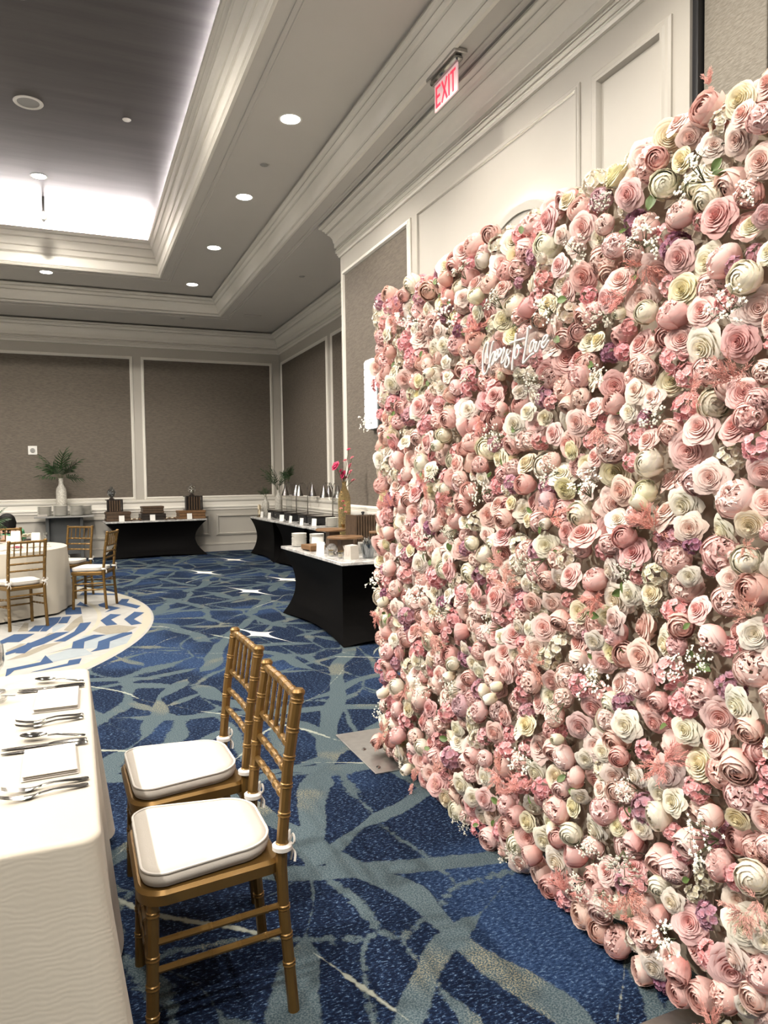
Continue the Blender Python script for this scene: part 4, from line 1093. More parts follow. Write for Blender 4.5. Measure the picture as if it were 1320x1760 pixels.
def split_leaf(mb, base, tip, wid, rnd, droop=.25):
    """philodendron leaf: a rib with long finger lobes"""
    b = Vector(base); T = Vector(tip); ax = T-b; L = ax.length; ax.normalize()
    side = ax.cross(Vector((0, 0, 1))); side = side.normalized() if side.length > .1 else Vector((1, 0, 0))
    side = (side*math.cos(rnd.uniform(-.6, .6))+ax.cross(side)*math.sin(rnd.uniform(-.6, .6))).normalized()
    up = side.cross(ax)
    rib = [b+ax*L*f+up*(-droop*L*f*f) for f in (0, .25, .5, .75, 1.0)]
    for i in range(4):
        w0 = wid*.11*(1-.2*i); w1 = wid*.11*(1-.2*(i+1))
        mb.add([rib[i]-side*w0, rib[i]+side*w0, rib[i+1]+side*w1, rib[i+1]-side*w1], [(0, 1, 2, 3)])
    for k in range(7):
        f = .04+.135*k; c = b+ax*L*f+up*(-droop*L*f*f)
        ln = wid*(.95+.30*math.sin(PI*(f*.8+.2)))*rnd.uniform(.8, 1.15)
        for s in (-1, 1):
            g_ = .35+.75*f; d = (side*s*math.cos(g_)+ax*math.sin(g_)).normalized(); w = ax*wid*.066
            m_ = c+d*ln*.6; e = c+d*ln-up*ln*.25
            mb.add([c-w, c+w, m_+w*1.1, m_-w*1.1, e], [(0, 1, 2, 3), (3, 2, 4)])
def plant_vase(x, y, z, prof, mt, label, leaves, seed):
    t = vase(x, y, z, prof, mt, label)
    rnd = random.Random(seed); h = prof[-1][1]
    for (dx, dy, dz, wid) in leaves:
        b = Vector((dx*.35, dy*.35, h+dz*.35)); T = Vector((dx, dy, h+dz))
        MB().tube(catmull([(0, 0, h-.08), tuple(b*.6+Vector((0, 0, h))*.4), tuple(b)], 4), .005, 5).build('leaf_stalk', M['stem'], t)
        mb = MB(); split_leaf(mb, b, T, wid, rnd); mb.build('leaf', M['leaf'], t, smooth=0)
    return t
bottle = lambda h, r: [(.0001, 0), (r*.9, .002), (r, .02), (r, h*.62), (r*.92, h*.72), (r*.5, h*.82), (r*.42, h*.88), (r*.46, h)]
plant_vase(3.84, 14.60, BZ, bottle(.54, .075), M['ceramic'], 'tall white bottle vase with split leaves in the back corner', ((-.24, -.05, .30, .15), (.10, -.04, .40, .14), (-.06, .08, .44, .15), (.06, -.14, .24, .13), (-.14, .06, .38, .14), (-.26, .02, .42, .13)), 3)
plant_vase(3.97, 14.29, BZ, bottle(.70, .06), M['glass'], 'clear tall vase beside the white bottle vase in the corner', ((.02, -.06, .28, .11), (-.12, -.05, .2, .11), (-.02, -.12, .3, .11), (-.07, -.12, .16, .10)), 5)
plant_vase(3.60, 14.74, BZ, bottle(.40, .07), M['ceramic'], 'short white vase with a small leafy sprig in the corner', ((-.10, 0, .12, .08), (.06, -.03, .14, .08), (-.02, -.08, .18, .08)), 6)
t = thing('paper_flower_ball', 'round cream fan-fold rosette at the end of the alcove buffet', 'decoration', (3.44, 14.62, BZ))
MB().lathe([(.06, 0), (.06, .01), (.01, .02), (.01, .05)], 16).build('stand', M['sequin'], t)
for k in range(36):
    a = 2*PI*k/36
    mb = MB(); R_ = .105
    for (a0, a1, h0, h1) in ((a, a+PI/36, -.018, .018), (a+PI/36, a+2*PI/36, .018, -.018)):
        mb.add([(h0*.3, .012*math.cos(a0), .145+.012*math.sin(a0)), (h0, R_*math.cos(a0), .145+R_*math.sin(a0)), (h1, R_*math.cos(a1), .145+R_*math.sin(a1)), (h1*.3, .012*math.cos(a1), .145+.012*math.sin(a1))], [(0, 1, 2, 3)])
    mb.build('fold', M['creampetal'], t, smooth=0)

# ---- back buffet: crates, boxes, glass ornaments
TZ2 = .736
def slat_crate(x, y, z, w, h, label):
    t = thing('slatted_crate', label, 'crate', (x, y, z), .07)
    MB().box(-w/2, w/2, -.12, .14, 0, .014).build('base', M['ebony'], t, smooth=0); MB().box(-w/2, w/2, -.14, .14, h-.02, h).build('lid', M['ebony'], t, smooth=0)
    MB().box(-w/2+.03, w/2-.03, -.10, .12, .014, h-.02).build('liner', M['black'], t, smooth=0)
    n = 7
    for k in range(n):
        x0 = -w/2+(w-.03)*k/(n-1)
        MB().box(x0, x0+.03, -.14, -.12, 0, h-.02, ch=.003).build('slat', M['walnut'] if 0 < k < n-1 else M['ebony'], t, smooth=0)
    return t
def wood_box(x, y, z, w, d, h, label, mt, n=3):
    t = thing('wooden_box', label, 'box', (x, y, z), .07)
    for k in range(n):
        MB().box(-w/2+.01*(k % 2), w/2-.01*(k % 2), -d/2, d/2, h*k/n+.002, h*(k+1)/n-.004, ch=.006).build('board', mt, t)
    MB().box(-w/2+.012, w/2-.012, -d/2+.008, d/2-.008, 0, h-.005).build('core', M['ebony'], t, smooth=0)
    return t
wood_box(.76, 15.25, TZ2, .46, .34, .19, 'three-board wooden riser at the left of the back buffet', M['walnut'])
slat_crate(.70, 15.29, TZ2+.191, .30, .235, 'dark slatted crate on the left wooden riser')
wood_box(2.18, 15.34, TZ2, .54, .34, .175, 'three-board wooden riser at the right of the back buffet', M['oak'])
slat_crate(2.23, 15.36, TZ2+.176, .34, .29, 'dark slatted crate on the right wooden riser')
wood_box(1.42, 15.33, TZ2, .50, .34, .13, 'black lower box in the middle of the back buffet', M['ebony'], 2)
wood_box(1.42, 15.34, TZ2+.131, .42, .30, .15, 'dark wooden box stacked in the middle of the back buffet', M['walnut'], 3)
def orb(x, y, z, label, mt):
    t = thing('glass_orb', label, 'ornament', (x, y, z))
    MB().lathe([(.05, 0), (.055, .012), (.03, .03), (.02, .045)], 18).build('stand', M['ebony'], t)
    MB().lathe([(.02, .04), (.06, .07), (.088, .12), (.085, .16), (.055, .20), (.03, .225), (.028, .25), (.0001, .255)], 20).build('globe', mt, t)
    rnd = random.Random(int(x*100))
    for k in range(22):
        a = rnd.uniform(0, 6.28); hh = rnd.uniform(.07, .19); r = rnd.uniform(.3, .8)*.075
        MB().lathe([(.0001, -.012), (.012, 0), (.0001, .012)], 6, (r*math.cos(a), r*math.sin(a), hh)).build('bead', M['sequin'] if k % 2 else M['china'], t, smooth=0)
orb(.66, 15.29, TZ2+.427, 'dim glass globe ornament on the left crate', M['smoke_glass'])
orb(2.21, 15.36, TZ2+.467, 'sparkling glass globe ornament on the right crate', M['glass'])
for x, y, l in ((.82, 15.00, 'white card before the left riser on the back buffet'), (1.40, 15.05, 'white card before the middle black box on the back buffet'), (2.12, 15.09, 'white card before the right riser on the back buffet')): card(x, y, TZ2, PI/2+.07, l, card_b)
for i, (x, y, w) in enumerate(((1.08, 15.04, .24), (1.75, 15.07, .26))):
    t = thing('wooden_tray', ['flat wooden tray left of the middle boxes', 'flat wooden tray right of the middle boxes'][i], 'tray', (x, y, TZ2), .07)
    MB().box(-w/2, w/2, -.06, .06, .012, .026, ch=.004).build('board', M['walnut'], t)
    for s in (-1, 1): MB().box(s*w*.36-.012, s*w*.36+.012, -.055, .055, 0, .012).build('foot', M['walnut'], t, smooth=0)
    for k in range(4): MB().lathe([(.0001, .0), (.018, .004), (.021, .014), (.012, .024), (.0001, .027)], 10, (-w*.3+w*.2*k, 0, .026)).build('pastry', M['oak' if k % 2 else 'creampetal'], t)

# ---- service stand with plates and the leaf vase
t = thing('service_stand', 'grey service stand holding plates against the back wall', 'stand', (-.20, 15.28, 0))
CZ = .872
MB().box(-.52, .52, -.20, .30, CZ-.032, CZ, ch=.004).build('table_top', M['graytop'], t)
MB().box(-.27, .29, .06, .10, .12, CZ-.032, ch=.003).build('modesty_panel', M['graymetal'], t)
for x in (-.30, .30): MB().box(x-.03, x+.03, -.08, .14, .02, CZ-.032, ch=.004).build('leg', M['graymetal'], t)
for x in (-.30, .30): MB().box(x-.035, x+.035, -.18, .26, 0, .03, ch=.006).build('foot', M['graymetal'], t)
for k, (x, y, n) in enumerate(((-.545, 15.36, 13), (-.265, 15.205, 14), (.02, 15.21, 14), (.17, 15.46, 13))):
    stack('plate', pl_big, n, .0138, x, y, CZ, ['white plate in the leftmost stack on the grey stand', 'white plate in the stack below the leaf vase', 'white plate in the stack right of the leaf vase', 'white plate in the rearmost right stack on the grey stand'][k], 'plate', 'plates on the grey stand, stack %d' % (k+1))
t = thing('folded_towel', 'small white folded cloth on the left end of the grey stand', 'cloth', (-.58, 15.13, CZ))
for k in range(3): MB().box(-.09+.006*k, .09-.004*k, -.05, .05, .011*k, .011*k+.012, ch=.004).build('fold', M['napkin'], t)
plant_vase(-.245, 15.455, CZ, bottle(.72, .095), M['ceramic'], 'tall speckled white vase with big split leaves on the grey stand', ((-.30, -.16, .06, .20), (-.27, -.14, .42, .20), (.02, -.12, .50, .20), (.26, -.14, .34, .19), (.30, -.15, .04, .18), (.14, -.2, .20, .2), (-.14, -.2, .26, .2), (-.32, -.1, .26, .18), (.10, -.1, .42, .18)), 9)

# ---- things on the round table
RZ = .7565
def tent(x, y, z, rz, w, h, label, parent=None):
    t = thing('menu_card', label, 'card', (x, y, z), rz, 'cards on the round table')
    for s in (-1, 1):
        mb = MB(); mb.add([(s*.03, -w/2, 0), (s*.03, w/2, 0), (0, w/2, h), (0, -w/2, h), (s*.032, -w/2, 0), (s*.032, w/2, 0), (s*.002, w/2, h), (s*.002, -w/2, h)], [(0, 1, 2, 3), (7, 6, 5, 4), (0, 4, 5, 1), (1, 5, 6, 2), (2, 6, 7, 3), (3, 7, 4, 0)])
        mb.build('leaf', M['card'], t, smooth=0)
tent(-.70, 10.20, RZ, 1.3, .11, .15, 'taller white tent card beside the seated person')
tent(-.735, 10.05, RZ, 1.5, .12, .10, 'lower white tent card in front of the taller one')
tent(-.46, 9.95, RZ, 1.2, .10, .135, 'white tent card beside the cream posy on the round table')
t = thing('flower_posy', 'small dark bowl of cream flowers on the round table', 'flowers', (-.56, 10.06, RZ))
MB().lathe([(.03, 0), (.04, .01), (.05, .05), (.046, .055), (.0001, .05)], 16).build('bowl', M['ebony'], t)
rnd = random.Random(11)
for k in range(9):
    a = rnd.uniform(0, 6.28); r = .05*math.sqrt(rnd.random())
    mb = MB(); flower_head(mb, (r*math.cos(a), r*math.sin(a), .07+.035*rnd.random()), .035, rnd); mb.build('bloom', M['creampetal'], t, smooth=180)
for x, y, l in ((-.36, 10.04, 'small wine glass by the cream posy on the round table'), (-.87, 10.15, 'water glass in front of the seated person'), (-1.02, 9.05, 'stemmed glass on the left of the round table')): goblet(x, y, RZ, l, .75)
t = thing('flower_posy', 'low scatter of red flowers at the front of the round table', 'flowers', (-.62, 9.05, RZ))
MB().lathe([(.03, 0), (.05, .006), (.06, .022), (.056, .024), (.0001, .01)], 16).build('bowl', M['china'], t)
for k, (x, y, mt) in enumerate(((-.03, 0, 'pinkpetal'), (.02, .01, 'magenta'), (.05, -.01, 'magenta'), (-.06, .01, 'creampetal'), (.0, .04, 'magenta'))):
    mb = MB(); flower_head(mb, (x, y, .03), .03, rnd); mb.build('bloom', M[mt], t, smooth=180)
for (x, y, rz, l) in ((-.36, 9.45, .3, 'white dinner napkin laid flat at the right of the round table'), (-.84, 9.12, 1.2, 'white dinner napkin at the front of the round table')):
    t = thing('napkin', l, 'napkin', (x, y, RZ), rz)
    MB().box(-.06, .06, -.11, .11, 0, .006, ch=.002).build('fold', M['napkin'], t); MB().box(-.05, .055, -.10, .105, .006, .012, ch=.002).build('fold', M['napkin'], t)
for (x, y, rz, l) in ((-.30, 9.62, .4, 'silver knife at the right edge of the round table'), (-.42, 9.33, .2, 'silver knife beside the flat napkin on the round table')): lay('knife', knife_me, x, y, rz, l, 'knives on the round table', RZ)
for (x, y, rz, l) in ((-.34, 9.28, .3, 'silver fork at the right edge of the round table'),): lay('fork', fork_me, x, y, rz, l, 'forks on the round table', RZ)
# a leafy frond reaching in at the left edge of the frame
t = plant_vase(-1.02, 10.30, RZ, [(.0001, 0), (.04, .002), (.045, .02), (.045, .12), (.03, .18), (.03, .2)], M['ceramic'], 'palm fronds in a small vase at the left edge, on the round table', ((.20, 0, .12, .10), (.14, .05, .22, .10), (.16, -.05, .03, .10), (-.15, 0, .15, .1), (.05, 0, .25, .1)), 14)
# ------------------------------------------------------------------ flower wall
M['petal_white'] = petalmat('silk_petal_white')
for n_ in M['petal_white'].node_tree.nodes:
    if n_.type == 'MIX' and n_.blend_type == 'MULTIPLY': n_.inputs[7].default_value = (0.96, 0.90, 0.70, 1)
M['blossom'] = mat('tiny_white_blossom', (.90, .87, .76), .7)
M['plume'] = petalmat('peach_plume', .8)

class Petals(MB):
    def __init__(self): MB.__init__(self); self.sh = []
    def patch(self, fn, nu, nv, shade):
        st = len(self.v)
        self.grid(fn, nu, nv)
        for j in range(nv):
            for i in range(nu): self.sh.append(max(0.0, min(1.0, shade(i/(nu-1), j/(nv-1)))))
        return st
def rose(seed, K=9, open_=1.0, point=.08):
    rnd = random.Random(seed); pb = Petals()
    for k in range(K):
        f = k/(K-1); n = 2 if k == 0 else (3 if k < 5 else (4 if k < K-2 else 5))
        for p in range(n):
            phi0 = 2*PI*p/n + k*2.05 + rnd.uniform(-.2, .2)
            w = PI/n*1.38
            rim = (.09+.80*f**1.12*(.82+.18*open_))*rnd.uniform(.95, 1.05)
            foot = rim*(.80-.30*f); zr = (.56-.44*f**1.7)*rnd.uniform(.93, 1.06); curl = (.03+.17*f**1.5)*open_; wv = rnd.uniform(0, 6)
            def fn(u, v):
                s = 2*u-1
                ve = v*(1-.17*abs(s)**2.2)*(1+point*(1-abs(s))*f)
                phi = phi0+s*w*(.62+.38*min(1, v*1.5))
                r = foot+(rim-foot)*math.sin(min(1.0, ve)*PI*.5)*1.0
                r *= 1+.13*s*(1-.55*f)
                e = max(0, ve-.72)/.28
                r += curl*e*e
                z = zr-(.26+.42*f)*(1-ve)-.10*e*e*(f**1.3)*2.0*open_+.022*math.sin(3.2*s+wv)*ve
                return (r*math.cos(phi), r*math.sin(phi), z)
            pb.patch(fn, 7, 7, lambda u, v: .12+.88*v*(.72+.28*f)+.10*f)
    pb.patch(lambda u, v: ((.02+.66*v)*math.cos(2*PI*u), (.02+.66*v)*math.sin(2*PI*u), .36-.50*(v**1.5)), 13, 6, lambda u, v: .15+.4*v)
    return pb
def wrap(seed, L=6, n=4, stretch=1.0, t0=.05, t1=.85, r0=.80, lf=1.0):
    """tight ball of overlapping petals: ranunculus, rosebud"""
    rnd = random.Random(seed); pb = Petals()
    for k in range(L):
        f = k/(L-1)
        for p in range(n):
            phi0 = 2*PI*p/n+k*1.25+rnd.uniform(-.2, .2); w = PI/n*1.40
            R_ = r0+(1-r0)*f; tip = t0+(t1-t0)*f+rnd.uniform(-.07, .07); lift = (.08+.13*f)*lf
            def fn(u, v):
                s = 2*u-1
                th_ = PI*.82+(tip+.26*abs(s)**2.2-PI*.82)*v
                phi = phi0+s*w*(.5+.5*math.sin(PI*min(.75, .2+v*.6)))
                r = R_*(1+lift*v*v*v+.075*s)
                return (r*math.sin(th_)*math.cos(phi), r*math.sin(th_)*math.sin(phi), r*math.cos(th_)*stretch)
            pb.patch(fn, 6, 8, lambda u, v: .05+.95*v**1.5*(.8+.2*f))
    if lf > .5: pb.patch(lambda u, v: (r0*.93*math.sin(1.3*v)*math.cos(2*PI*u), r0*.93*math.sin(1.3*v)*math.sin(2*PI*u), r0*.93*math.cos(1.3*v)*stretch), 13, 5, lambda u, v: .5)
    return pb
def peony(seed):
    rnd = random.Random(seed); pb = wrap(seed+50, 3, 5, .88, .80, 1.40, .90, .2)
    NP = 96
    for k in range(NP):
        z = 1-.98*(k+.5)/NP; a = k*2.39996+rnd.uniform(-.2, .2)
        d = Vector((math.sqrt(max(0, 1-z*z))*math.cos(a), math.sqrt(max(0, 1-z*z))*math.sin(a), z)).normalized()
        s_ = d.cross(Vector((rnd.uniform(-1, 1), rnd.uniform(-1, 1), rnd.uniform(-1, 1)))).normalized(); u_ = d.cross(s_)
        w = rnd.uniform(.17, .25); L = rnd.uniform(.16, .28); R_ = rnd.uniform(.62, .70); bend = rnd.uniform(.10, .26)*rnd.choice((-1, 1)); j = [rnd.uniform(-.035, .035) for _ in range(5)]
        def fn(u, v):
            s = 2*u-1; i = min(4, int(u*4.99))
            q = d*(R_+L*v*(1-.25*s*s)+(j[i] if v > .9 else 0))+s_*(s*w*(.5+.7*v))+u_*(bend*v*v+.10*s*s*v)
            return (q.x, q.y, q.z*.88)
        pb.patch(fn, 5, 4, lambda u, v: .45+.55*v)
    return pb
def hydrangea(seed, nfl=26):
    rnd = random.Random(seed); pb = Petals()
    for k in range(nfl):
        z = 1-1.15*(k+.5)/nfl; a = k*2.39996+rnd.uniform(-.25, .25); rr = math.sqrt(max(0, 1-z*z))
        d = Vector((rr*math.cos(a), rr*math.sin(a), z)); d = (d+Vector((rnd.uniform(-.25, .25), rnd.uniform(-.25, .25), rnd.uniform(-.15, .15)))).normalized()
        t1 = d.orthogonal().normalized(); t2 = d.cross(t1); c = d*rnd.uniform(.70, .90); c.z *= .85; r0 = rnd.uniform(0, PI)
        for p in range(4):
            b = r0+p*PI/2; ax = t1*math.cos(b)+t2*math.sin(b); sd = d.cross(ax); L = rnd.uniform(.26, .34)
            cup = rnd.uniform(.02, .14)
            def fn(u, v):
                s = 2*u-1
                wd = .20*math.sin(PI*(.12+.80*v))**.7
                return tuple(c+ax*L*v+sd*s*wd+d*(cup*v*v+.05*s*s-.03*v))
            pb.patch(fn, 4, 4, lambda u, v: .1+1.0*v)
    return pb
def leafmesh(L=1.0, w=.32):
    mb = MB()
    mb.grid(lambda u, v: ((2*u-1)*w*math.sin(PI*(.04+.93*v))**.8, L*v, .12*abs(2*u-1)*w*2-.25*v*v), 5, 7)
    return mb
def sprig(seed, nb=64):
    rnd = random.Random(seed); st = MB(); bl = MB()
    tips = []
    for k in range(7):
        a = rnd.uniform(0, 6.28); e = Vector((math.cos(a)*rnd.uniform(.5, .95), math.sin(a)*rnd.uniform(.5, .95), rnd.uniform(.15, .6)))
        mid = e*.5+Vector((0, 0, .18)); st.tube([(0, 0, -.5), tuple(mid), tuple(e)], [.022, .018, .010], 4, cap=False)
        for q in range(4):
            b = mid.lerp(e, rnd.uniform(0, .9)); g = b+Vector((rnd.uniform(-.35, .35), rnd.uniform(-.35, .35), rnd.uniform(-.05, .3)))
            st.tube([tuple(b), tuple(g)], [.012, .007], 3, cap=False); tips.append(g)
    while len(tips) < nb:
        b = rnd.choice(tips[:28]); tips.append(b+Vector((rnd.uniform(-.16, .16), rnd.uniform(-.16, .16), rnd.uniform(-.1, .1))))
    for g in tips[:nb]:
        r = rnd.uniform(.055, .085); n = 5; a0 = rnd.uniform(0, 6)
        vs = [g+Vector((0, 0, -r*.6)), g+Vector((0, 0, r*.5))]; fs = []
        for i in range(n*2):
            a = a0+PI*i/n; rr = r*(1.15 if i % 2 else .6)
            vs.append(g+Vector((rr*math.cos(a), rr*math.sin(a), r*.25)))
        for i in range(n*2): fs += [(0, 2+(i+1) % (n*2), 2+i), (1, 2+i, 2+(i+1) % (n*2))]
        bl.add(vs, fs)
    return st, bl
def plume(seed):
    rnd = random.Random(seed); pb = Petals()
    def spike(p, q, w):
        p, q = Vector(p), Vector(q); d = (q-p); s_ = d.orthogonal().normalized()*w; u_ = d.cross(s_).normalized()*w
        m_ = p.lerp(q, .45)
        pb.add([p, m_+s_, m_+u_, m_-s_, m_-u_, q], [(0, 1, 2), (0, 2, 3), (0, 3, 4), (0, 4, 1), (5, 2, 1), (5, 3, 2), (5, 4, 3), (5, 1, 4)])
        pb.sh += [.2, .6, .6, .6, .6, 1.0]
    for k in range(9):
        a = rnd.uniform(-1.7, 1.7); L = rnd.uniform(.8, 1.25)
        d = Vector((math.sin(a), math.cos(a), rnd.uniform(-.05, .55))).normalized()
        b = Vector((0, -.35, -.15)); e = b+d*L+Vector((0, 0, -.12))
        spike(b, e, .018)
        for q in range(26):
            f = .15+.83*q/26; c = b.lerp(e, f); sd = d.cross(Vector((rnd.uniform(-1, 1), rnd.uniform(-1, 1), rnd.uniform(-1, 1)))).normalized()
            g = c+(sd*.75+d*.75)*rnd.uniform(.14, .27)*(1.15-.5*f)
            spike(c, g, .018)
            h = c.lerp(g, .55); spike(h, h+(sd*.2+d+Vector((rnd.uniform(-.5, .5), rnd.uniform(-.5, .5), rnd.uniform(-.5, .5))))*.14, .014)
    return pb

def variants(fn, seeds, name, mt, smooth=180): return [fn(s).mesh(name, mt, smooth) for s in seeds]
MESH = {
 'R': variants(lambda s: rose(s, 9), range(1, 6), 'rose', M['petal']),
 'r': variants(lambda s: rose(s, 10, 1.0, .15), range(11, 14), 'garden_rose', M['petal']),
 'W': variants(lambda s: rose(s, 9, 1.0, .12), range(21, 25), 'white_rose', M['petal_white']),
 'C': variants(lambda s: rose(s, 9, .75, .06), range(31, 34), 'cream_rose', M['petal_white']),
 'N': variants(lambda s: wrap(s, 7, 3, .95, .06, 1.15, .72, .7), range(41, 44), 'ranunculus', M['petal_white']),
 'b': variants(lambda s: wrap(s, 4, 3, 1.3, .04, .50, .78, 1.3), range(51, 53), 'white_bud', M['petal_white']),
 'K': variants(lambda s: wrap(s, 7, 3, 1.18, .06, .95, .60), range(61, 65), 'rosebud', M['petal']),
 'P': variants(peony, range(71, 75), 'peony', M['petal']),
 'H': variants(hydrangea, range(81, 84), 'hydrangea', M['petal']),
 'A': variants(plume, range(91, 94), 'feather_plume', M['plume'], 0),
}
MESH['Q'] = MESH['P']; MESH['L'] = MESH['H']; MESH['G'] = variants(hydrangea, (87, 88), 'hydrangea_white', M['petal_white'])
sprigs = [(a.mesh('stem', M['stem'], 0), b.mesh('blossom', M['blossom'], 0)) for a, b in (sprig(s) for s in (101, 102, 103, 104))]
leaf_me = leafmesh().mesh('leaf', M['leaf2'], 180)
NAME = dict(R='rose', r='garden_rose', W='white_rose', C='cream_rose', N='ranunculus', b='white_bud', K='rosebud', P='peony', Q='peony', H='hydrangea', L='purple_hydrangea', G='white_hydrangea', A='feather_plume')
COL = {'R': [(.88, .62, .58), (.86, .57, .54), (.90, .68, .63), (.84, .52, .50), (.89, .65, .62)], 'r': [(.90, .77, .70), (.91, .80, .73), (.90, .73, .67)],
       'W': [(.93, .89, .79), (.93, .88, .76), (.92, .86, .77)], 'C': [(.92, .87, .67), (.92, .86, .63), (.91, .84, .67)], 'N': [(.93, .89, .76), (.92, .88, .78)], 'b': [(.94, .90, .80)],
       'K': [(.90, .69, .62), (.88, .64, .58), (.91, .73, .67), (.86, .58, .54)], 'P': [(.91, .73, .68), (.90, .69, .65), (.92, .77, .72), (.89, .65, .61)],
       'Q': [(.74, .56, .58)], 'H': [(.90, .56, .58), (.87, .49, .53), (.91, .63, .64), (.89, .55, .56)], 'L': [(.40, .21, .31), (.53, .33, .41), (.62, .40, .46)],
       'G': [(.84, .80, .72), (.87, .83, .75)], 'A': [(.86, .52, .45), (.88, .59, .52), (.84, .48, .42)]}
